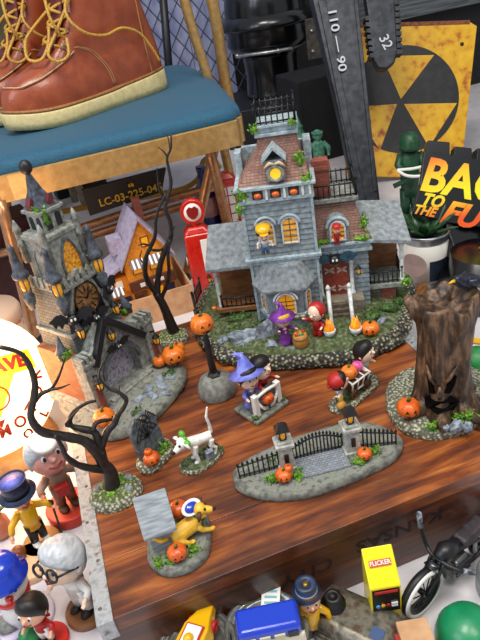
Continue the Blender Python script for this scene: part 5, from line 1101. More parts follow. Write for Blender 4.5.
b = MB(); b.box(-6, 7, 0, 8, 0, 16.5); b.build('body', M('maroon_wood', '2a0c0c', '45161a', .6, .4), mx, bevel=.3)
b = MB(); b.box(-6.1, 7.1, -.2, .1, 11.6, 12.0); b.build('lid_line', K['black'], mx)
for x in (-3, 4):
    b = MB(); b.torus((x, -.3, 10.4), .8, .22, 18, 6, 'y'); b.build('ring_pull', brass, mx)
ft = thing('floral_tin', (-15.5, 78, FZ), 0, 'round cream tin with coral blotches at the left behind the lit globe', 'tin')
b = MB(); b.lathe([(4.2, 0), (4.3, .3), (4.3, 11.5), (4.0, 12)], 30); b.build('body', M('coral_floral', 'd9c0a4', 'c9705c', 1.1, .5, 0, lo=.48, hi=.56), ft)
b = MB(); b.lathe([(4.45, 11.2), (4.5, 12.4), (4.2, 13.0), (.05, 13.4)], 30); b.build('lid', M('tin_lid', 'c8a890', rough=.5), ft)
# ------------------------------------------------------------------ right-hand background
def onp(u, v, A, n):
    d = ray(u, v); n = Vector(n); return CAM + d * ((Vector(A) - CAM).dot(n) / d.dot(n))
def plate(b, px, A, n, th):
    n = Vector(n).normalized(); P_ = [onp(u, v, A, n) for u, v in px]; return b.loft([P_, [p - n * th for p in P_]], smooth=False)
# shelter sign
n_s = Vector((-.2, -.85, .47)).normalized(); A_s = CAM + ray(405, 98) * 131
def worn_sign():
    m, nt, b = base_mat('rusty_sign_yellow'); b.inputs['Roughness'].default_value = .45
    n1 = nt.nodes.new('ShaderNodeTexNoise'); n1.inputs['Scale'].default_value = 1; n1.inputs['Detail'].default_value = 8; nt.links.new(coords(nt, .5), n1.inputs['Vector'])
    nt.links.new(ramp(nt, n1.outputs['Fac'], [(.22, '6a2a08'), (.34, 'b86a0c'), (.45, 'd8a012'), (.7, 'e6b820')]), b.inputs['Base Color']); return m
sgm = worn_sign(); sgb = M('sign_black', '17171a', '2a2a2c', .6, .5, lo=.4, hi=.75)
ss = thing('metal_sign', onp(400, 180, A_s, n_s), 0, 'rusty yellow square metal sign with three triangles in a black circle', 'sign')
ss0 = Vector(ss.location) / S
def sp_(b): b.v = [v - ss0 for v in b.v]; return b
b = MB(); plate(b, [(338, 26), (470, 22), (477, 26), (461, 172), (455, 178), (346, 176)], A_s, n_s, .5); sgo = sp_(b).build('sign_panel', sgm, ss, bevel=.08)
c0 = (404, 99); up1 = A_s + n_s * .12
b = MB(); plate(b, [(c0[0] + 55 * math.cos(a) - 2.5 * math.sin(a), c0[1] + 54 * math.sin(a)) for a in (2 * PI * k / 56 for k in range(56))], up1, n_s, .1); cs = sp_(b).build('sign_disc', sgb, ss)
up2 = A_s + n_s * .22
for tri in ([(401, 99), (382, 56), (434, 55)], [(404, 104), (457, 103), (429, 147)], [(397, 104), (380, 150), (351, 107)]):
    b = MB(); plate(b, tri, up2, n_s, .1); sp_(b).build('sign_triangle', sgm, ss)
b = MB(); plate(b, [(345, 24), (470, 20), (470, 24), (345, 28)], A_s + n_s * .1, n_s, .6); sp_(b).build('edge_rust', M('edge_rust', '5a2c18', '8a5030', 1.5, .7), ss)
b = MB(); b.ell(onp(462, 44, up1, n_s), .4, 10, 6); sp_(b).build('nail_hole', K['black'], ss)
# wrench
n_w = Vector((-.22, -.85, .45)).normalized(); A_w = CAM + ray(345, 80) * 112
gw = M('blackened_steel', '1d1f24', '34373e', .8, .42, .3, metal=.5)
wr = thing('pipe_wrench', onp(372, 205, A_w, n_w), 0, 'huge blackened steel wrench with toothed jaw leaning before the sign', 'wrench'); w0 = Vector(wr.location) / S
def wp(b): b.v = [v - w0 for v in b.v]; return b
b = MB(); plate(b, [(296, -75), (345, -75), (356, -20), (360, 30), (381, 205), (357, 208), (340, 120), (312, 0)], A_w, n_w, 3.0); wp(b).build('handle', gw, wr, bevel=.5, seg=3)
b = MB(); plate(b, [(318, 0), (326, 0), (366, 200), (360, 202)], A_w + n_w * .35, n_w, .5); wp(b).build('handle_rib', gw, wr, bevel=.12)
b = MB(); plate(b, [(352, -20), (356, -20), (378, 190), (374, 192)], A_w + n_w * .35, n_w, .5); wp(b).build('handle_rib', gw, wr, bevel=.12)
A_j = A_w + n_w * -1.5
b = MB(); plate(b, [(360, -60), (391, -60), (395, 0), (398, 50), (395, 62), (387, 69), (379, 68), (374, 60), (369, 20), (366, 0)], A_j, n_w, 2.4); jw = wp(b).build('jaw', gw, wr, bevel=.3)
for k in range(9):
    v = 2 + k * 6.2; b = MB(); x = 395 + k * .35; plate(b, [(x - 2, v - 2.6), (x + 5, v - 1.8), (x + 5, v + 1.8), (x - 2, v + 2.6)], A_j - n_w * .1, n_w, 2.2); wp(b).build('tooth', gw, jw)
for k in range(7):
    v = 18 + k * 6.2; b = MB(); x = 369 + k * .8; plate(b, [(x + 2, v - 2.6), (x - 4, v - 1.8), (x - 4, v + 1.8), (x + 2, v + 2.6)], A_j - n_w * .1, n_w, 2.2); wp(b).build('tooth', gw, jw)
b = MB(); plate(b, [(340, -70), (392, -70), (392, -40), (345, -35)], A_w - n_w * .2, n_w, 2.6); wp(b).build('jaw_head', gw, wr, bevel=.3)
wl = M('worn_white_letters', 'b9bcc0', rough=.5)
tx = (onp(343, 74, A_w, n_w) - onp(331, 8, A_w, n_w))
text('110 \u2014 90', 'size_marks', 2.2, wl, wr, frame(onp(337, 40, A_w + n_w * .45, n_w) - w0, tx, n_w.cross(tx)), .06, .03, sx=1.3)
text('32', 'size_marks', 2.7, wl, jw, frame(onp(385.5, 42, A_j + n_w * .1, n_w) - w0, (onp(391, 50, A_j, n_w) - onp(382, 32, A_j, n_w)), n_w.cross(onp(391, 50, A_j, n_w) - onp(382, 32, A_j, n_w))), .06, .02)
# movie sign: black slab, slanted lettering
n_b = Vector((-.28, -.82, .5)).normalized(); A_b = CAM + ray(455, 185) * 88
bs_ = thing('lettered_sign', (53, 73, FZ), 0, 'black sign with slanted orange and yellow lettering on dark stand', 'sign'); b0 = Vector((53, 73, FZ))
def bp_(b): b.v = [v - b0 for v in b.v]; return b
gb_ = M('gloss_black', '08080a', rough=.25, coat=.4)
b = MB(); plate(b, [(424, 150), (500, 163), (524, 170), (516, 232), (445, 222), (412, 212), (420, 186)], A_b, n_b, 1.0); slab = bp_(b).build('backing', gb_, bs_, bevel=.15)
for px in ([(428, 140), (450, 142), (450, 156), (426, 154)], [(455, 146), (472, 148), (473, 164), (453, 161)], [(477, 148), (500, 150), (500, 168), (476, 166)]):
    b = MB(); plate(b, px, A_b - n_b * .4, n_b, 2.4); bp_(b).build('back_block', gb_, bs_, bevel=.15)
def grad(name, z0, z1, c0, c1, c2):
    m, nt, b = base_mat(name); b.inputs['Roughness'].default_value = .35
    t = nt.nodes.new('ShaderNodeTexCoord'); s_ = nt.nodes.new('ShaderNodeSeparateXYZ'); mr = nt.nodes.new('ShaderNodeMapRange'); nt.links.new(t.outputs['Object'], s_.inputs[0]); nt.links.new(s_.outputs['Z'], mr.inputs['Value'])
    mr.inputs['From Min'].default_value = z0 * S; mr.inputs['From Max'].default_value = z1 * S
    nt.links.new(ramp(nt, mr.outputs[0], [(0, c0), (.5, c1), (1, c2)]), b.inputs['Base Color']); return m
def bl(u, v, o=.1): return onp(u, v, A_b + n_b * o, n_b)
zB, zT = bl(430, 196).z - FZ, bl(430, 156).z - FZ
ink = grad('sunset_ink_top', zB, zT, 'f7e61c', 'f8c41a', 'ee5a12'); zB2, zT2 = bl(450, 218).z - FZ, bl(450, 198).z - FZ
ink2 = grad('sunset_ink_low', zB2, zT2, 'ee5a12', 'f59a18', 'f6d81c')
dx = bl(478, 172) - bl(430, 163); vy = bl(436, 158) - bl(428, 192)
def btx(s, size, u, v, mat, off, sh, sx=1): return text(s, 'sign_lettering', size, mat, bs_, frame(bl(u, v) - b0, dx, n_b.cross(dx)), .08, off, sh, 'LEFT', sx)
btx('BACK', 6.8, 421.5, 175, ink, .2, .12, .9)
btx('TO', 2.5, 421, 199, ink2, .1, .35, .88)
btx('THE', 1.9, 413, 209, ink2, .07, .35, .92)
btx('FUTURE', 4.6, 440.5, 212, ink2, .16, .4, 1.0)
b = MB(); b.lathe([(5.4, 0), (5.8, .5), (5.8, 3.4), (5.2, 4.0), (4.4, 4.2), (4.2, 7.5)], 32, (-1.5, -9.5, 0)); b.build('stand_foot', gb_, bs_)
q = bl(462, 224, -1.6) - b0
b = MB(); b.hexa([(-4.5, -10, 4), (1.5, -10, 4), (1.5, -6, 4), (-4.5, -6, 4)], [(q.x - 3, q.y - .2, q.z + 1), (q.x + 3.5, q.y + .6, q.z + 1), (q.x + 3.5, q.y + 2, q.z + 1), (q.x - 3, q.y + 1.2, q.z + 1)]); b.build('stand_neck', gb_, bs_, bevel=.2)
# planted can
pc = thing('planted_can', (47.3, 71, FZ), 20, 'tin can with white and navy label holding a dark green spiky plant', 'plant')
steel = M('tin_steel', '9a9da0', 'b8bbbd', 1, .3, metal=.8)
b = MB(); b.lathe([(3.35, 0), (3.5, .15), (3.5, .5), (3.4, .6), (3.4, 8.9), (3.55, 9.0), (3.55, 9.4), (3.3, 9.4), (3.25, 8.6), (.05, 8.5)], 36); can = b.build('can', steel, pc)
b = MB(); b.lathe([(3.43, 2.0), (3.43, 8.0)], 36); L(b.build('label_band', M('label_white', 'd8d5cc', rough=.5), can), 'white paper label')
b = MB(); R = [[(3.47 * math.cos(a), 3.47 * math.sin(a), z) for z in (2.3, 5.6)] + [(3.3 * math.cos(a), 3.3 * math.sin(a), z) for z in (5.6, 2.3)] for a in (-2.3 + .12 * k for k in range(11))]; b.loft(R, smooth=False); L(b.build('label_block', M('label_navy', '1c2436', rough=.5), can), 'navy label block')
b = MB(); a0 = -2.98; R = [[((3.56 + .02 * k) * math.cos(a0 + r * math.cos(t) / 3.4), (3.56 + .02 * k) * math.sin(a0 + r * math.cos(t) / 3.4), 5.0 + r * math.sin(t)) for t in (2 * PI * j / 24 for j in range(24))] for k, r in enumerate((1.9, .05))]; b.loft(R, cap=False); L(b.build('label_roundel', M('label_pink', 'b79c96', rough=.5), can), 'dusty pink roundel')
b = MB(); b.lathe([(3.25, 8.3), (.05, 8.6)], 20); b.build('soil', K['moss'], pc)
rnd = random.Random(11); agv = M('agave_leaf', '16341a', '2c5a2c', 1.4, .4, coat=.2)
for i in range(15):
    a = i * 2.4; ln = 4.6 + rnd.uniform(-1, .8); t_ = .2 + .035 * i; c_, s_ = math.cos(a), math.sin(a)
    b = MB(); b.tube([(.4 * c_, .4 * s_, 8.4), ((.5 + ln * .35 * (1.25 - t_ * .5)) * c_, (.5 + ln * .35 * (1.25 - t_ * .5)) * s_, 9.0 + ln * .35 * t_), ((.6 + ln * .62 * (1.25 - t_ * .6)) * c_, (.6 + ln * .62 * (1.25 - t_ * .6)) * s_, 9.4 + ln * .7 * t_), ((.7 + ln * .85 * (1.2 - t_ * .6)) * c_, (.7 + ln * .85 * (1.2 - t_ * .6)) * s_, 9.4 + ln * t_)], [.7, .8, .55, .04], 8, flat=.35); b.build('leaf', agv, pc)
# fern
fn = thing('fern', (59.5, 60.5, FZ), 0, 'bright green fern in dark pot at the right edge', 'plant')
b = MB(); b.lathe([(2.4, 0), (3.0, 4.5), (3.2, 5.5), (2.8, 5.5), (2.6, 4.8), (.05, 4.7)], 24); b.build('pot', gb_, fn)
fm = M('fern_leaf', '4a8a1a', '7fbb34', 2, .5)
for ang, ln, h in ((2.7, 8.5, 3.5), (3.05, 8.0, 1.8), (3.3, 7.5, 5.5), (2.2, 7, 4.5), (4, 6, 3), (.6, 6, 4), (5.2, 6, 4)):
    b = MB(); c_, s_ = math.cos(ang), math.sin(ang); pts = [(c_ * ln * t, s_ * ln * t, 5 + h * math.sin(t * 2.2)) for t in (k / 14 for k in range(15))]; b.tube(pts, [.12 - .006 * k for k in range(15)], 5)
    for k in range(2, 15):
        p = Vector(pts[k]); w_ = 1.15 * (1 - k / 17)
        for q in (-1, 1):
            sd = Vector((-s_ * q, c_ * q, 0)); f_ = Vector((c_, s_, 0)); vs = [p, p + sd * w_ * .5 + f_ * .28, p + sd * w_ + f_ * .35 - Vector((0, 0, .12)), p + sd * w_ * .5 + f_ * -.12 - Vector((0, 0, .1))]
            b.add(vs, [(0, 1, 2, 3)], False)
    b.build('frond', fm, fn)
# toy soldier
so2 = thing('toy_soldier', (59, 93.5, FZ), -20, 'dark green toy soldier with helmet behind the planted can', 'toy')
gs = M('army_green', '123a22', '1d5030', 1.5, .45, .1)
g = figure(so2, (0, 0, .6), 15.6, 0, gs, gs, gs, head=.085, shoes=gs, arms={-1: (-.1, -.16, .62), 1: (.12, -.18, .55)}, name='body', hair=None)
for c_ in list(g.children):
    if c_.name.split('.')[0] in ('eye', 'pupil', 'mouth'): bpy.data.objects.remove(c_)
b = MB(); b.lathe([(1.75, 13.9), (1.95, 13.8), (1.85, 14.3), (1.75, 15.3), (1.2, 16.4), (.05, 16.8)], 20, sy=1.15); b.build('helmet', gs, so2)
b = MB(); b.tube([(-3.4, -2.4, 8.0), (0, -2.9, 9.4), (3.2, -3.0, 10.6)], [.5, .4, .22], 8); b.build('rifle', gs, so2)
b = MB(); b.lathe([(4.4, 0), (4.5, .3), (4.2, .6)], 24); b.build('base', gs, so2)
b = MB(); ptube(b, [(-2.9, -3.2, 11.2), (-1.4, -3.9, 10.2), (1.2, -4.2, 9.9), (3.2, -3.8, 10.6), (2.6, -3.3, 11.3), (0, -3.6, 11.2), (-2.9, -3.2, 11.2)], .28, 7); L(b.build('ring', K['whitep'], so2), 'white oval ring')
# statuettes behind the mansion
ver = M('verdigris', '2f6a55', '5f9a80', 1.6, .6, .4)
sta = thing('statuette', (52.9, 119.6, FZ), -20, 'green robed statuette with a headband behind the brick chimney', 'statuette')
g = figure(sta, (0, 0, 2), 11.5, 0, ver, ver, ver, skirt=True, head=.1, shoes=ver, hair=ver, name='body', arms={-1: (-.2, -.1, .55), 1: (.18, -.12, .6)})
for c_ in list(g.children):
    if c_.name.split('.')[0] in ('eye', 'pupil', 'mouth'): c_.active_material = ver; c_.data.materials[0] = ver
b = MB(); b.box(-2.2, 2.2, -2.2, 2.2, 0, 2.1, .85, .85); b.build('plinth', ver, sta)
b = MB(); b.torus((0, 0, 12.9), 1.1, .2, 20, 6); hd_ = b.build('headband', ver, sta)
fi = thing('finial_column', (53.8, 132, FZ), 0, 'slender green turned column behind the mansion roof', 'statuette')
b = MB(); b.lathe([(2, 0), (2, 1), (1.2, 1.6), (1.3, 4), (1.7, 4.5), (1.2, 5.2), (1.3, 7.8), (1.8, 8.4), (1.9, 9.4), (1.3, 10.2), (.9, 11.4), (1.2, 11.7), (.6, 12.4), (.05, 14.2)], 18); b.build('column', ver, fi)
# bust on cabinet, fence
cb_ = thing('black_cabinet', (62, 178, FZ), -12, 'low black cabinet carrying the glossy domed ornament', 'cabinet')
b = MB(); b.box(-13, 14, -14, 14, 0, 10.3); b.build('body', M('cabinet_black', '14151a', '20222a', .5, .5), cb_, bevel=.3)
b = MB(); b.box(-12, 2, -14.4, -14, 1, 9.4); b.build('door', M('cabinet_door', '1a1b20', rough=.5), cb_, bevel=.1); b = MB(); b.ell((1, -14.7, 5), .5, 10, 8); b.build('knob', steel, cb_)
bu_ = thing('domed_ornament', (66, 178, FZ + 10.3), 0, 'tall glossy black dome-topped ornament on the black cabinet', 'ornament')
b = MB(); b.lathe([(8.2, 0), (8.4, .5), (8.0, 1.2), (7.6, 6), (7.9, 11), (8.3, 12)], 40); b.build('neck', gb_, bu_)
b = MB(); b.lathe([(8.3, 12), (11, 13.2), (12, 15), (11.6, 18), (11.5, 24), (10.6, 29), (8, 33), (4, 35), (.05, 35.6)], 40); bh = b.build('dome', gb_, bu_)
b = MB(); b.lathe([(11.9, 20), (13.2, 19.0), (13.4, 19.8), (12.1, 22.4)], 40); b.build('dome_brim', gb_, bh)
b = MB(); ptube(b, [(-11.5, -5, 13), (-9, -9, 13.4), (-4, -12, 13.4), (2, -12.4, 13.2)], .5, 8); b.build('rim_band', steel, bh)
for x, y, z in ((-11.5, -5, 13.2), (-2.0, -12.2, 13.3)):
    b = MB(); b.ell((x, y, z), .7, 10, 8); b.build('stud', steel, bh)
cf = thing('chain_link_fence', (47, 206, FZ), 0, 'chain link fence panel in front of the lavender boards', 'fence')
wire = M('galvanised_wire', '3a3f52', '565c70', 1, .4, metal=.4); NX = 15
b = MB()
for i in range(-14, 26):
    for q in (-1, 1):
        pts = []
        for k in range(19):
            z = 2 + k * 3.2; x = -34 + i * 4.6 + (q * (k * 2.3)) + (42 if q < 0 else 0)
            if -34 <= x <= 30: pts.append((x, .35 * math.sin(k * PI + (0 if q > 0 else PI)), z))
        if len(pts) > 1: b.tube(pts, .2, 5)
b = b.build('wire_mesh', wire, cf); tag(b, kind='stuff')
for x in (-34, 30):
    b = MB(); b.tube([(x, 0, 0), (x, 0, 62)], 1.0, 10); b.build('fence_post', wire, cf)
b = MB(); b.tube([(-34, 0, 60), (30, 0, 60)], .8, 10); b.build('top_rail', wire, cf); b = MB(); b.tube([(-34, 0, 2), (30, 0, 2)], .5, 10); b.build('bottom_rail', wire, cf)
sb = MB(); sb.box(57, 84, 138, 152, FZ, 12); tag(sb.build('black_fill_box', M('fill_box_black', '0b0b0d', '161619', .5, .7), bevel=.4), 'black box added to fill the dark gap behind the mansion and the leaning wrench', 'trunk')  # box added so the gap behind mansion and wrench stays dark
sb = MB(); sb.box(90, 125, 84, 108, FZ, 9); tag(sb.build('black_fill_box', bpy.data.materials['fill_box_black'], bevel=.4), 'added black box standing in for dark items behind the lettered sign', 'trunk')  # added black fill standing in for dark items at the right edge
# grey shelf board, hinged door, poles
sb = MB(); sb.box(84, 150, 168, 171, 16.0, 30); tag(sb.build('shelf_board', M('grey_grained_board', '3c3f42', '6a6e70', .6, .7, .4, stretch=(.15, 1, 3))), 'weathered grey board above the yellow metal sign', 'board')
sb = MB(); sb.box(92, 152, 172, 190, FZ, 16); tag(sb.build('dark_chest', M('chest_black', '0c0c0e', '17171a', .5, .7), bevel=.2), 'large black chest behind the yellow metal sign', 'chest')
hd = thing('hinged_panel', (88, 160, FZ), 0, 'dark panel with old metal hinge left of the wrench', 'panel')
b = MB(); b.box(-13, -3, 0, 1.5, 0, 45); b.build('panel', M('dark_panel', '1a1614', '2a2420', .6, .6), hd)
q = aty(317, 42, 159.8)
b = MB(); b.box(q.x - 88 - 3, q.x - 88 + 2.5, -.5, 0, q.z - FZ - 4, q.z - FZ + 6); hi_ = b.build('hinge', M('hinge_steel', '4a4642', '6a645e', 1, .5, metal=.6), hd, bevel=.1)
for dx_, dz in ((-1.6, -2), (1.2, -2.4), (-1.5, 3), (1.2, 3.4)):
    b = MB(); b.ell((q.x - 88 + dx_, -.6, q.z - FZ + dz), .5, 8, 6); b.build('screw', steel, hi_)
b = MB(); b.tube([aty(160, -40, 178), aty(169, 70, 178), Vector((aty(169, 70, 178).x + 2.5, 178, FZ))], 1.1, 10); tag(b.build('black_pole', K['iron']), 'thin black pole standing left of the chain link fence', 'pole')
# things at the upper left behind the boots
bg = thing('ribbed_handbag', tuple(aty(36, 40, 164)), 10, 'black ribbed bag behind the boots at the upper left', 'bag')
b = MB(); b.box(-7, 7, -2, 3, -22, 13, .9, .8); b.build('body', K['black'], bg, bevel=.8, seg=3)
for k in range(6):
    b = MB(); b.box(-5.5 + k * 2, -4.6 + k * 2, -2.2, -1.6, -8, 12); b.build('rib', K['iron'], bg, bevel=.15)
bg.location.z = (FZ + 22) * S
for i, (u0, u1) in enumerate(((13, 25), (22, 31))):
    yy = 153 + 3.5 * i; p0, p1 = aty(u0, 0, yy), aty(u1, 34, yy); d_ = (p1 - p0); k = (p0.z - FZ) / (-d_.z); b = MB(); b.tube([p0 - d_ * .6, p0, p0 + d_ * k], .9, 8); tag(b.build('wooden_stick', M('pale_stick', '8a7c64', 'a4977c', 1, .6) if i == 0 else bpy.data.materials['pale_stick']), ('pale wooden stick, left of the pair by the black bag', 'pale wooden stick, right of the pair by the black bag')[i], 'stick')
ob = MB(); q = aty(4, 20, 172); ob.box(q.x - 20, q.x + 6, 172, 184, FZ, q.z + 10); tag(ob.build('olive_box', M('olive_board', '3a3420', '544c2c', .4, .7), bevel=.3), 'dark olive wooden box behind the boots at far left', 'box')
wv = thing('white_jar', (aty(2, 42, 156).x - 4, 154, FZ), 0, 'pale rounded jar at the far left behind the boots', 'jar')
b = MB(); zt = aty(2, 27, 156).z - FZ; b.lathe([(3, 0), (4, 1), (4.2, zt * .7), (3.6, zt * .9), (2, zt), (.05, zt + .3)], 24); b.build('body', M('pale_ceramic', 'b0aeb4', rough=.3), wv)
# ------------------------------------------------------------------ lit pump globe
gc = Vector((-16.8, 64.9, 1.2)); nrm = Vector((.36, -.72, .42)).normalized(); xr = Vector((0, 0, 1)).cross(nrm).normalized(); yr = nrm.cross(xr)
ga_ = -.25
xr, yr = (xr * math.cos(ga_) + yr * math.sin(ga_)), (yr * math.cos(ga_) - xr * math.sin(ga_))
gg = thing('lit_globe', (gc.x, gc.y, FZ), 0, 'glowing white round advertising globe with red and yellow lettering', 'lamp'); g0 = Vector((gc.x, gc.y, FZ))
T = frame(gc - g0, xr, yr)
milk = M('milk_glass', 'fff4dc', rough=.2, emit='ffdcae', es=2.1)
b = MB(); b.T = T; prof = [(8.3, -1.6), (8.5, 0), (8.3, 1.5), (7.6, 2.6), (6.2, 3.5), (4, 4.1), (2, 4.3), (.05, 4.35)]; b.lathe(prof, 48); b.lathe([(8.3, -1.6), (6, -3.2), (.05, -4)], 48); b.build('glass', milk, gg)
b = MB(); b.lathe([(5.0, 0), (5.2, .3), (5.0, 1.3), (4.2, 1.6), (3.4, 1.7)], 30, (1.2, -.6, 0)); b.build('wooden_base', M('tan_wood_base', 'a8743e', 'c08c50', 1, .5), gg)
def zl(r):
    for (r0, z0), (r1, z1) in zip(prof, prof[1:]):
        if r1 <= r <= r0: return z1 + (z0 - z1) * (r - r1) / (r0 - r1)
    return 4.3
def lens(b, px, o, th=.06):
    vs = [(x, y, zl(math.hypot(x, y)) + o) for x, y in px]; b.T = T; return b.loft([[(x, y, z - th) for x, y, z in vs], vs], smooth=False)
yb = M('lamp_yellow', 'f2c81e', rough=.4, emit='f2c01a', es=.7); rb_ = M('lamp_red', '6a100a', rough=.4, emit='8a1408', es=.12)
ob_ = M('lamp_orange', 'e8a028', rough=.4, emit='e8981e', es=.7)
b = MB(); lens(b, [(4.9 * math.cos(a), 4.9 * math.sin(a)) for a in (2 * PI * k / 48 for k in range(48))], .02); L(b.build('emblem_ground', ob_, gg), 'amber emblem')
b = MB(); lens(b, [(-4.6, 1.2), (0, 5.4), (4.4, 1.5), (.2, -5.0)], .22); b.build('emblem_diamond', rb_, gg)
b = MB(); lens(b, [(-3.6, 1.1), (0, 4.2), (3.4, 1.3), (.2, -3.9)], .42); b.build('emblem_diamond_field', yb, gg)
b = MB(); lens(b, [(-5.6, .6), (5.6, .6), (5.3, 2.9), (-5.3, 2.9)], .75); b.build('emblem_banner', yb, gg)
text('WAVE', 'globe_lettering', 2.0, rb_, gg, T @ Matrix.Translation((1.5, 1.75, 5.0)), .05, .1, sx=1.1)
b = MB(); b.T = T; b.torus((.4, -1.6, 4.9), 1.3, .12, 24, 6); b.build('emblem_ring', rb_, gg)
for word, r_, a0, sz, st in (('MOTOR', 5.5, -1.5, 1.8, .36), ('OIL', 7.3, -1.15, 1.45, .2)):
    for k, chh in enumerate(word):
        a = a0 + st * k; x, y = r_ * math.cos(a), r_ * math.sin(a)
        text(chh, 'globe_lettering', sz, rb_, gg, T @ Matrix.Translation((x, y, zl(math.hypot(x, y)) + .3)) @ Matrix.Rotation(a + PI / 2, 4, 'Z'), .05, .05)
l = bpy.data.lights.new('globe_bulb', 'POINT'); l.energy = 1.7; l.color = (1, .52, .22); l.shadow_soft_size = .06
o = bpy.data.objects.new('globe_bulb', l); C.objects.link(o); o.location = (gc + nrm * 7.5 + Vector((0, 0, 1))) * S
# ------------------------------------------------------------------ bobbleheads, lower left
def round_base(t, r, h, m, nm='base'):
    b = MB(); b.lathe([(r * .98, 0), (r, .15), (r, h - .15), (r * .95, h)], 32); return b.build(nm, m, t)
grey_hair = M('white_hair', 'a9acb0', 'cfd1d3', 2.5, .45, .6, stretch=(1, .3, 1))
wa = thing('bobblehead', (-10.1, 50.2, FZ), 12, 'smiling white-haired waiter bobblehead in tan coat on red base', 'figurine')
round_base(wa, 2.5, 1.3, M('red_base', 'c0382a', rough=.4), 'base')
figure(wa, (0, 0, 1.2), 9.8, 10, M('rosy_skin', 'c9857a', 'd6988c', 1, .4, coat=.2), M('tan_coat', 'a48a78', rough=.5), M('tan_trousers', '8a6a58', rough=.5), hair=grey_hair, head=.235, name='body', headtilt=-22)
b = MB(); b.lathe([(1.3, 0), (1.35, .5), (1.2, .65), (.05, .7)], 24, (.05, -1.2, 0)); b.T = None; b.v = [Matrix.Rotation(rad(10), 4, 'Z') @ (Matrix.Rotation(rad(24), 4, 'X') @ (v - Vector((.05, -1.2, 0))) + Vector((0, -1.0, 10.75))) for v in b.v]; L(b.build('cap', K['whitep'], wa), 'round white cap')
b = MB(); b.box(-.7, .7, -1.9, -1.2, 4.2, 5.4); L(b.build('tray', K['redcloth'], wa, bevel=.1), 'red box held in front')
yd = thing('bobblehead', (-13.3, 46.9, FZ), 25, 'yellow-coated figurine with dark navy hat and cane on round base', 'figurine')
round_base(yd, 2.0, .8, K['brown']); b = MB(); b.lathe([(1.85, .8), (1.85, .9), (.05, .9)], 28); b.build('base_top', M('tan_base_top', 'b08a5a', rough=.5), yd)
figure(yd, (0, 0, .9), 7.6, 0, K['skin'], K['yellow'], K['black'], hair=K['brown'], head=.16, name='body', shoes=K['whitep'], arms={-1: (-.3, -.08, .42), 1: (.3, -.12, .5)})
b = MB(); b.lathe([(1.75, 7.75), (1.8, 7.9), (1.25, 8.0), (1.3, 9.6), (1.4, 9.65), (1.35, 9.5), (.05, 9.4)], 28, (0, 0, 0)); hb_ = b.build('hat', K['navy'], yd)
b = MB(); b.lathe([(1.28, 8.0), (1.31, 8.6)], 28); b.build('hat_band', K['black'], hb_)
b = MB(); b.lathe([(1.3, 9.52), (.05, 9.62)], 28); L(b.build('hat_top', K['blueviolet'], hb_), 'pale violet hat top')
b = MB(); b.tube([(1.9, -1.0, .9), (2.2, -.9, 4.6), (2.4, -.9, 5.2), (2.1, -.9, 5.6)], .12, 7); b.build('cane', K['black'], yd)
el = thing('bobblehead', (-9.75, 37.4, FZ), -25, 'large white-haired man bobblehead with dark glasses and white suit', 'figurine')
round_base(el, 1.9, .8, M('wood_base', '8a5a34', rough=.5))
figure(el, (0, 0, .8), 8.8, -20, K['skin_lt'], K['whitep'], K['whitep'], hair=grey_hair, head=.235, name='body', glasses=True, headtilt=-18, shoes=K['black'])
bh_ = thing('bobblehead', (-13.2, 35.9, FZ), -20, 'small black-haired figurine in red and white on red round base', 'figurine')
round_base(bh_, 1.7, .6, K['red'])
figure(bh_, (0, 0, .6), 5.8, -10, K['skin'], K['redcloth'], K['whitep'], hair=K['face'], head=.24, name='body', headtilt=-12, shoes=K['black'])
sn = thing('clown_figurine', (-15.2, 39.2, FZ), -5, 'white-faced clown figurine with blue bowler hat and red scarf', 'figurine')
round_base(sn, 2.6, .5, M('lilac_white', 'd8d0dc', rough=.4))
b = MB(); b.lathe([(1.3, .5), (1.6, 2), (1.3, 3.6), (.9, 4.2)], 20); b.build('body', K['whitep'], sn)
b = MB(); b.ell((0, 0, 5.4), (1.8, 1.75, 1.75), 24, 16); hd2 = b.build('head', K['whitep'], sn)
b = MB(); b.lathe([(2.1, 6.1), (2.2, 6.25), (1.75, 6.5), (1.7, 7.6), (1.2, 8.3), (.05, 8.6)], 28); b.build('hat', K['royal'], sn)
b = MB(); b.ell((.4, -1.75, 5.3), .36, 12, 9); L(b.build('nose', K['red'], hd2), 'red ball nose')
for x in (-.35, 1.05):
    b = MB(); b.ell((x, -1.5, 5.9), (.17, .12, .24), 8, 6); b.build('eye', K['face'], hd2)
b = MB(); b.ell((-1.5, -.6, 4.3), (.8, .6, .7), 14, 10); L(b.build('pompom', K['yellow'], sn), 'yellow pompom')
b = MB(); b.torus((0, 0, 4.0), 1.2, .45, 24, 8); sc_ = b.build('scarf', K['red'], sn)
b = MB(); b.hexa([(.4, -1.6, .9), (2.6, -1.4, 1.2), (2.6, -1.2, 1.2), (.4, -1.3, .9)], [(.2, -1.6, 4.0), (1.6, -1.3, 4.2), (1.6, -1.0, 4.2), (.2, -1.2, 4.0)]); b.build('scarf_end', K['red'], sn, bevel=.1)
p = atz(8, 532, FZ); pt = thing('leafy_figurine', (p.x - .6, p.y, FZ), 0, 'small green leaf-topped figurine at the left edge', 'figurine')
b = MB(); b.lathe([(1.0, 0), (1.3, .8), (1.2, 2), (.8, 2.6)], 18); b.build('body', M('terracotta_face', 'b8765a', rough=.5), pt)
for k in range(10):
    a = k * 2.4; r_ = .25 + .05 * k; b = MB(); b.tube([(0, 0, 2.3), (math.cos(a) * r_ * 1.4, math.sin(a) * r_ * 1.4, 3.2), (math.cos(a) * r_ * 2.6, math.sin(a) * r_ * 2.6, 3.9 - .1 * k)], [.3, .35, .03], 7, flat=.5); b.build('leaf', K['leaf_dk'] if k % 2 else M('yellow_leaf', 'b8a028', rough=.5) if k == 0 else K['leaf_dk'], pt)
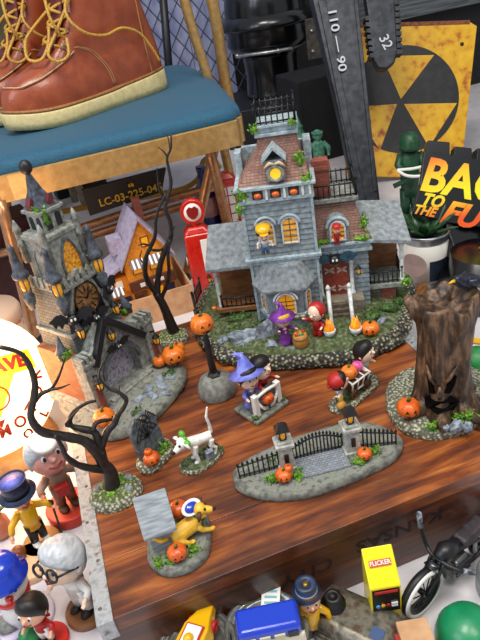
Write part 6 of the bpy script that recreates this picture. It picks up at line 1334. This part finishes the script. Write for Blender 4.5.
p = atz(33, 566, FZ); wd_ = thing('wooden_coaster', (p.x, p.y, FZ), 0, 'pale round wooden base with a brown ball on it', 'base')
round_base(wd_, 2.3, .9, M('pale_beech', 'c8a078', 'd8b490', 1.2, .5), 'disc'); b = MB(); b.ell((-.9, .9, 1.5), .75, 16, 12); b.build('ball', M('walnut_ball', '7a4426', rough=.35), wd_)
p = atz(8, 628, FZ); ds = thing('lilac_dish', (p.x, p.y, FZ), 0, 'shallow lilac dish holding a grey pebble at the lower left corner', 'dish')
b = MB(); b.lathe([(2.0, 0), (2.6, .9), (2.7, 1.3), (2.45, 1.3), (1.9, .4), (.05, .35)], 30); b.build('bowl', M('lilac_glaze', 'b0a4cc', rough=.3, coat=.3), ds); b = MB(); b.ell((.3, -.2, .9), (1.3, 1.0, .6), 14, 9, noise=.2); b.build('pebble', K['stone'], ds)
p = atz(30, 636, FZ + 1); b = MB(); b.ell((p.x, p.y, FZ + 1.0), 1.0, 18, 12); tag(b.build('green_ball', K['green']), 'small bright green ball on the pale table by the clown', 'ball')
# ------------------------------------------------------------------ along the front of the crate
glass = M('grey_glassy_tin', '6a6c6a', '94958f', 1.4, .25, .1, metal=.6)
def tin(u, v, z, r, label):
    p = atz(u, v, z); t = thing('round_tin', (p.x, p.y, FZ), 0, label, 'tin'); h = z - FZ
    b = MB(); b.lathe([(r * .95, 0), (r, .2), (r, h - .6), (r * .96, h - .5)], 40); b.build('body', glass, t)
    b = MB(); b.lathe([(r * 1.03, h - .7), (r * 1.03, h), (r * .97, h + .12), (r * .9, h + .1), (r * .88, h - .12), (r * .78, h - .12), (r * .76, h + .04), (r * .7, h + .04), (r * .68, h - .15), (.05, h - .15)], 40); b.build('lid', glass, t); return t, p
t1, p1_ = tin(197, 646, -4.6, 3.1, 'round grey tin with ringed lid under the yellow toy car')
t2, p2_ = tin(266, 628, -4.6, 3.25, 'round grey tin with ringed lid under the blue toy van')
b = MB(); b.at(1.3, 2.2, -4.6 - FZ + .15, -25); b.box(-.75, .75, -1.0, 1.0, 0, .1); lb = b.build('paper_label', K['whitep'], t2)
for k in range(3):
    b = MB(); b.at(1.3, 2.2, -4.6 - FZ + .15, -25); b.box(-.5, .5, -.7 + k * .5, -.5 + k * .5, .09, .13); b.build('label_line', M('pale_teal', '7ab0b8', rough=.6) if k == 0 else bpy.data.materials['pale_teal'], lb)
yc = thing('toy_racer', (p1_.x + .3, p1_.y + .3, -4.4), 50, 'yellow toy race car with pointed nose and white cockpit', 'toy car')
b = MB(); b.loft([[(x, -w_, z0), (x, w_, z0), (x, w_ * .8, z1), (x, -w_ * .8, z1)] for x, w_, z0, z1 in ((-2.6, 1.15, .3, 1.5), (-1.4, 1.3, .25, 1.7), (.2, 1.25, .25, 1.6), (1.2, .85, .3, 1.4), (2.6, .45, .4, 1.15), (3.9, .14, .5, .9))], smooth=False); cbd = b.build('body', K['yellow'], yc, bevel=.12)
b = MB(); b.at(-.9, 0, 1.66); b.box(-1.1, 1.1, -.75, .75, 0, .12); b.build('cockpit_rim', K['redcloth'], yc, bevel=.05)
b = MB(); b.at(-.9, 0, 1.74); b.box(-.95, .95, -.6, .6, 0, .12); b.build('cockpit', K['whitep'], yc); b = MB(); b.at(-1.1, 0, 1.85); b.ell((0, 0, .1), (.45, .4, .4), 12, 8); b.build('driver', K['yellow'], yc)
for x, y in ((-1.7, -1.3), (-1.7, 1.3), (1.0, -1.0), (1.0, 1.0)):
    b = MB(); b.torus((x, y, .55), .38, .17, 18, 8, 'y'); b.ell((x, y, .55), (.3, .1, .3), 10, 6); b.build('wheel', K['redcloth'] if x > 0 else K['black'], yc)
vn = thing('toy_van', (p2_.x + .2, p2_.y - .95, -4.43), -12, 'toy van with glossy blue roof and cream lower body', 'toy car')
b = MB(); b.box(-2.5, 2.5, -1.25, 1.25, .35, 1.6, .99, .98); b.build('lower_body', M('cream_enamel', 'd8cfae', rough=.3, coat=.4), vn, bevel=.2, seg=3)
b = MB(); b.box(-2.55, 2.35, -1.22, 1.22, 1.55, 2.7, .96, .9); b.build('roof', K['royal'], vn, bevel=.35, seg=4)
b = MB(); b.box(2.2, 2.48, -.95, .95, 1.55, 2.35, 1, .85, -.1); b.build('windscreen', K['black'], vn, bevel=.06)
for x in (-1.6, -.5, .6, 1.6):
    b = MB(); b.box(x - .4, x + .4, -1.29, -1.1, 1.65, 2.1); b.build('side_window', K['black'] if x > 1 else M('cream_strip', 'c4bd9c', rough=.4) if 'cream_strip' not in bpy.data.materials else bpy.data.materials['cream_strip'], vn)
for x, y in ((-1.6, -1.2), (1.6, -1.2), (-1.6, 1.2), (1.6, 1.2)):
    b = MB(); b.torus((x, y, .45), .32, .15, 18, 8, 'y'); b.ell((x, y, .45), (.25, .1, .25), 10, 6); b.build('wheel', K['black'], vn)
p = atz(316, 640, FZ); yf = thing('hatted_figurine', (p.x, p.y + .3, FZ), 10, 'yellow-coated figurine with navy top hat beside the dented flask', 'figurine')
figure(yf, (0, 0, 0), 6.3, -15, K['skin'], K['yellow'], K['black'], hair=K['brown'], head=.17, name='body', headtilt=-15, shoes=K['whitep'])
b = MB(); b.lathe([(1.12, 5.85), (1.15, 5.95), (.85, 6.1), (.82, 6.9), (.74, 7.0), (.36, 7.0), (.34, 6.85), (.05, 6.8)], 28, (0, .15, 0)); hh = b.build('hat', K['navy'], yf); b = MB(); b.lathe([(.33, 6.8), (.05, 6.95)], 16, (0, .15, 0)); L(b.build('hat_button', K['gold_glow'] if False else M('brass_button', 'a8842c', rough=.3, metal=.6), hh), 'brass hat button')
b = MB(); b.lathe([(.87, 6.1), (.85, 6.4)], 28, (0, .15, 0)); b.build('hat_band', M('hat_band_grey', '8a93a4', rough=.5), hh)
p = atz(356, 616, -5.6); fl = thing('oil_flask', (p.x, p.y, FZ), -52, 'flat dented grey-brown oil flask with black cap lying before the crate', 'flask')
fm_ = M('grimy_tin', '4a463c', '7a7568', 1.2, .4, .4, metal=.5, c3='5a4838')
b = MB(); R = []
for k, z in ((.93, .2), (1, .7), (1, 2.0), (.95, 2.5), (.6, 2.7)):
    R.append([(x * k, y * k, z) for x, y in ((s_.x, s_.y) for s_ in smooth_outline([(-3.2, -1.5), (-2.4, -1.95), (2.4, -1.95), (3.2, -1.5), (3.4, 0), (3.2, 1.5), (2.4, 1.95), (-2.4, 1.95), (-3.2, 1.5), (-3.4, 0)], 60))])
b.loft(R); b.build('body', fm_, fl)
b = MB(); b.lathe([(1.0, 2.5), (1.0, 2.9), (.75, 3.0), (.72, 3.7), (.6, 3.85), (.3, 3.85), (.28, 3.6), (.05, 3.6)], 24, (-2.0, .1, 0)); b.build('cap', K['black'], fl)
for q in (-1, 1):
    b = MB(); ptube(b, [(-2.6, q * 2.0, 1.3), (0, q * 2.05, 1.3), (2.6, q * 2.0, 1.3)], .16, 6); b.build('seam', fm_, fl)
b = MB(); b.at(2.0, -.6, 2.62); b.box(-.5, .5, -.5, .5, 0, .12); L(b.build('sticker', M('faded_blue', '3a5078', rough=.6), fl), 'faded blue sticker')
p = atz(385, 612, FZ); yb_ = thing('yellow_arcade_box', (13.95, 26.5, FZ), -14, 'bright yellow game box with small black screen panel', 'toy')
yb_.scale = (.9, .9, .95)
ylw = M('signal_yellow', 'f0d800', 'f6e214', .5, .35, coat=.3)
b = MB(); b.prism([(-1.4, 0), (1.3, 0), (1.3, 7.6), (-1.3, 5.6), (-1.45, 3.0)], -1.35, 1.35, 'x'); b.build('cabinet', ylw, yb_, bevel=.08)
b = MB(); b.hexa([(-1.2, -1.3, 2.6), (1.2, -1.3, 2.6), (1.2, -1.2, 5.4), (-1.2, -1.2, 5.4)], [(-1.2, -1.5, 2.6), (1.2, -1.5, 2.6), (1.2, -1.38, 5.4), (-1.2, -1.38, 5.4)]); sc2 = b.build('screen_panel', gb_, yb_)
fsl = frame((0, -1.38, 4.1), (1, 0, 0), (0, .12, 2.8)); fdir = Vector((0, .22, .976))
for x, zz, m_ in ((-.75, .25, M('sky_dot', '4aa0d8', rough=.4)), (-.3, .28, K['yellow']), (.15, .3, K['redcloth'])):
    b = MB(); b.T = fsl @ Matrix.Translation((x, -.6 + zz - .3, .12)); b.ell((0, 0, 0), (.2, .22, .06), 12, 6); b.build('screen_mark', m_, sc2)
for x, y, w_ in ((.7, -.45, .55), (.7, -.75, .55)):
    b = MB(); b.T = fsl @ Matrix.Translation((x, y, .1)); b.box(-w_ / 2, w_ / 2, -.08, .08, -.02, .08); b.build('screen_mark', K['whitep'], sc2)
b = MB(); b.T = fsl @ Matrix.Translation((0, 1.1, .12)); b.box(-1.0, 1.0, -.12, .12, -.02, .06); b.build('marquee', K['redcloth'], sc2)
ftop = frame((0, .3, 6.85), (1, 0, 0), (0, 2.6, 2.0)); b = MB(); b.T = ftop @ Matrix.Translation((0, -.1, .0)); b.box(-.95, .95, -.28, .28, -.05, .08); lb_ = b.build('name_label', M('orange_label', 'c8502a', rough=.5), yb_)
text('FLICKER', 'label_lettering', .5, K['whitep'], lb_, ftop @ Matrix.Translation((0, -.1, .09)), .01, .012)
p = atz(413, 628, -5.2); tb_ = thing('cardboard_box', (p.x, p.y - .3, FZ), -14, 'small tan cardboard box with a red edge at the front', 'box')
b = MB(); b.box(-1.2, 1.2, -1.4, 1.0, 0, 3.1); b.build('carton', card, tb_, bevel=.05); b = MB(); b.box(-1.5, -1.22, -1.3, .3, 0, 2.6); L(b.build('red_strip', K['redcloth'], tb_), 'red edge strip')
# ------------------------------------------------------------------ toy motorcycle
mo = thing('toy_motorcycle', (17.0, 25.6, FZ), 18, 'black toy motorcycle with spoked wheel and white tyre wall', 'toy motorcycle')
wt2 = M('tyre_white', 'd8d6d0', rough=.5); chrome = M('dull_chrome', '8a8d92', rough=.25, metal=.9)
WR = 2.35
def wheel(cx, st=0):
    def W(): b = MB(); b.at(cx, 0, WR, st); return b
    b = W(); b.torus((0, 0, 0), WR - .42, .42, 36, 10, 'y'); w = b.build('wheel', K['black'], mo)
    b = W(); b.torus((0, -.3, 0), WR - .3, .2, 36, 8, 'y'); L(b.build('white_wall', wt2, w), 'white tyre wall')
    b = W(); b.torus((0, -.1, 0), WR - .8, .13, 30, 6, 'y'); b.build('rim', K['iron'], w)
    b = W(); b.tube([(0, -.42, 0), (0, .42, 0)], .26, 12); b.build('hub', K['iron'], w)
    for k in range(10):
        a = k * PI / 5; b = W(); b.tube([(.22 * math.cos(a), -.3, .22 * math.sin(a)), ((WR - .8) * math.cos(a + .3), -.1, (WR - .8) * math.sin(a + .3))], .055, 5); b.build('spoke', K['black'], w)
ST = 0
wheel(0, ST); wheel(8.6)
def F(): b = MB(); b.at(0, 0, 0, ST); return b
b = F(); R = [[((WR + .22) * math.cos(a), y, WR + (WR + .22) * math.sin(a)) for y in (-.5, .5)] + [((WR + .1) * math.cos(a), y, WR + (WR + .1) * math.sin(a)) for y in (.5, -.5)] for a in (-.1 + .13 * k for k in range(11))]; b.loft(R); b.build('mudguard', K['iron'], mo)
for q in (-1, 1):
    b = F(); ptube(b, [(0, q * .55, WR), (1.1, q * .6, 3.4), (2.0, q * .62, 4.6)], .15, 8); b.build('fork', K['iron'], mo)
b = F(); ptube(b, [(2.9, -2.2, 4.3), (2.3, -1.6, 4.6), (2.0, -.6, 4.7), (2.0, .6, 4.7), (2.2, 1.3, 5.0), (2.1, 1.7, 6.4), (1.9, 1.8, 8.4)], .17, 8); hb2 = b.build('handlebar', K['iron'], mo)
b = F(); b.tube([(2.02, 1.75, 7.0), (1.9, 1.8, 8.6)], .23, 8); L(b.build('grip', M('worn_grip', '8d9098', '33353a', 3, .4, lo=.4, hi=.6), hb2), 'worn silver grip')
b = F(); b.tube([(2.6, -1.9, 4.45), (3.3, -2.5, 4.2)], .23, 8); b.build('grip', bpy.data.materials['worn_grip'], hb2)
b = F(); b.ell((1.3, 0, 4.1), (.5, .6, .55), 16, 10); b.build('headlamp', chrome, mo)
for q in (-1, 1):
    b = MB(); ptube(b, [(1.7, q * .25, 4.4), (3.4, q * .5, 2.4), (6, q * .6, 1.4), (8.6, q * .6, WR)], .17, 8); b.build('frame_tube', K['iron'], mo)
    b = MB(); ptube(b, [(1.7, q * .25, 4.5), (5.4, q * .6, 4.1), (8.6, q * .6, 2.1)], .17, 8); b.build('frame_tube', K['iron'], mo)
b = MB(); b.tube([(1.9, 0, 4.6), (3.0, 0, 4.7), (4.6, 0, 4.3)], [.5, .85, .45], 14); b.build('fuel_tank', K['iron'], mo)
b = MB(); b.box(4.5, 8, -.8, .8, 4.0, 4.8, .9, .8); b.build('saddle', M('worn_saddle', '1d1a1c', '3a3034', 1.5, .5, .3), mo, bevel=.25, seg=3)
b = MB(); b.box(3.4, 5.4, -.8, .8, 1.0, 3.1, .8, .8); b.build('engine', glass, mo, bevel=.2)
for k in range(5):
    b = MB(); b.box(3.5, 5.3, -.9, .9, 1.5 + k * .3, 1.62 + k * .3); b.build('cooling_fin', chrome, mo)
# right corner
p = atz(458, 634, FZ); gd = thing('baseball_cap', (p.x + .3, p.y - .7, FZ), 0, 'glossy green domed cap at the lower right corner', 'cap')
b = MB(); b.lathe([(2.4, 0), (2.45, .6), (2.3, 1.5), (1.9, 2.3), (1.2, 2.8), (.05, 3.0)], 32); cp2 = b.build('crown', M('cap_green', '0c7a4a', '128a58', .8, .4, coat=.2), gd)
b = MB(); b.ell((-.9, -2.6, .45), (1.5, 1.4, .14), 18, 6); b.build('peak', bpy.data.materials['cap_green'], gd)
b = MB(); b.at(-.4, -2.38, 1.7, -10, 20); b.box(-.5, .5, -.05, .1, -.25, .25); L(b.build('patch', K['whitep'], cp2), 'white patch')
p = atz(474, 590, FZ); gdm = thing('grey_jug', (p.x + 1.9, p.y - .9, FZ), 0, 'smooth rounded grey jug right of the toy motorcycle', 'jug')
b = MB(); b.lathe([(1.7, 0), (2.0, .4), (2.0, 2.2), (1.7, 3.1), (.9, 3.6), (.05, 3.8)], 30); b.build('body', M('grey_glaze', '7a7b7c', '96979a', 1, .35, coat=.3), gdm)

# small things past the right edge of the crate
p = atz(414, 300, FZ + .8); tb2 = thing('toy_boat', (p.x + .5, p.y, FZ), 30, 'little brown wooden boat on the table between mansion and planted can', 'toy')
b = MB(); b.loft([[(x, -w_, 1.7 + l), (x, -w_ * .6, .1 + l * .5), (x, w_ * .6, .1 + l * .5), (x, w_, 1.7 + l)] for x, w_, l in ((-3, .1, .5), (-2, .9, .15), (0, 1.25, 0), (2, .95, .15), (3, .15, .6))], smooth=False); b.build('hull', M('boat_wood', '5a3418', '8a5a2c', 2, .5, .3, stretch=(.4, 2, 2)), tb2)
for x in (-1.2, .2, 1.4):
    b = MB(); b.box(x - .25, x + .25, -.9, .9, 1.5, 1.65); b.build('thwart', K['brown'], tb2)
p0, p1 = atz(455, 338, FZ + .4), atz(500, 344, FZ + .4); pc_ = thing('pencil', (p0.x, p0.y, FZ + .4), 0, 'yellow pencil lying on the table behind the tree stump', 'pencil')
b = MB(); b.tube([(0, 0, 0), p1 - p0], .38, 6, smooth=False); b.build('barrel', K['yellow'], pc_); d_ = (p1 - p0).normalized(); b = MB(); b.tube([Vector((0, 0, 0)), -d_ * 1.2], [.36, .04], 8); b.build('tip', M('bare_pencil_wood', 'c8a070', rough=.6), pc_)
p = atz(478, 362, FZ + 2); b = MB(); b.ell((p.x, p.y, FZ + 2.0), 2.0, 20, 14); tag(b.build('green_ball', K['green']), 'larger green ball on the table behind the tree stump', 'ball')
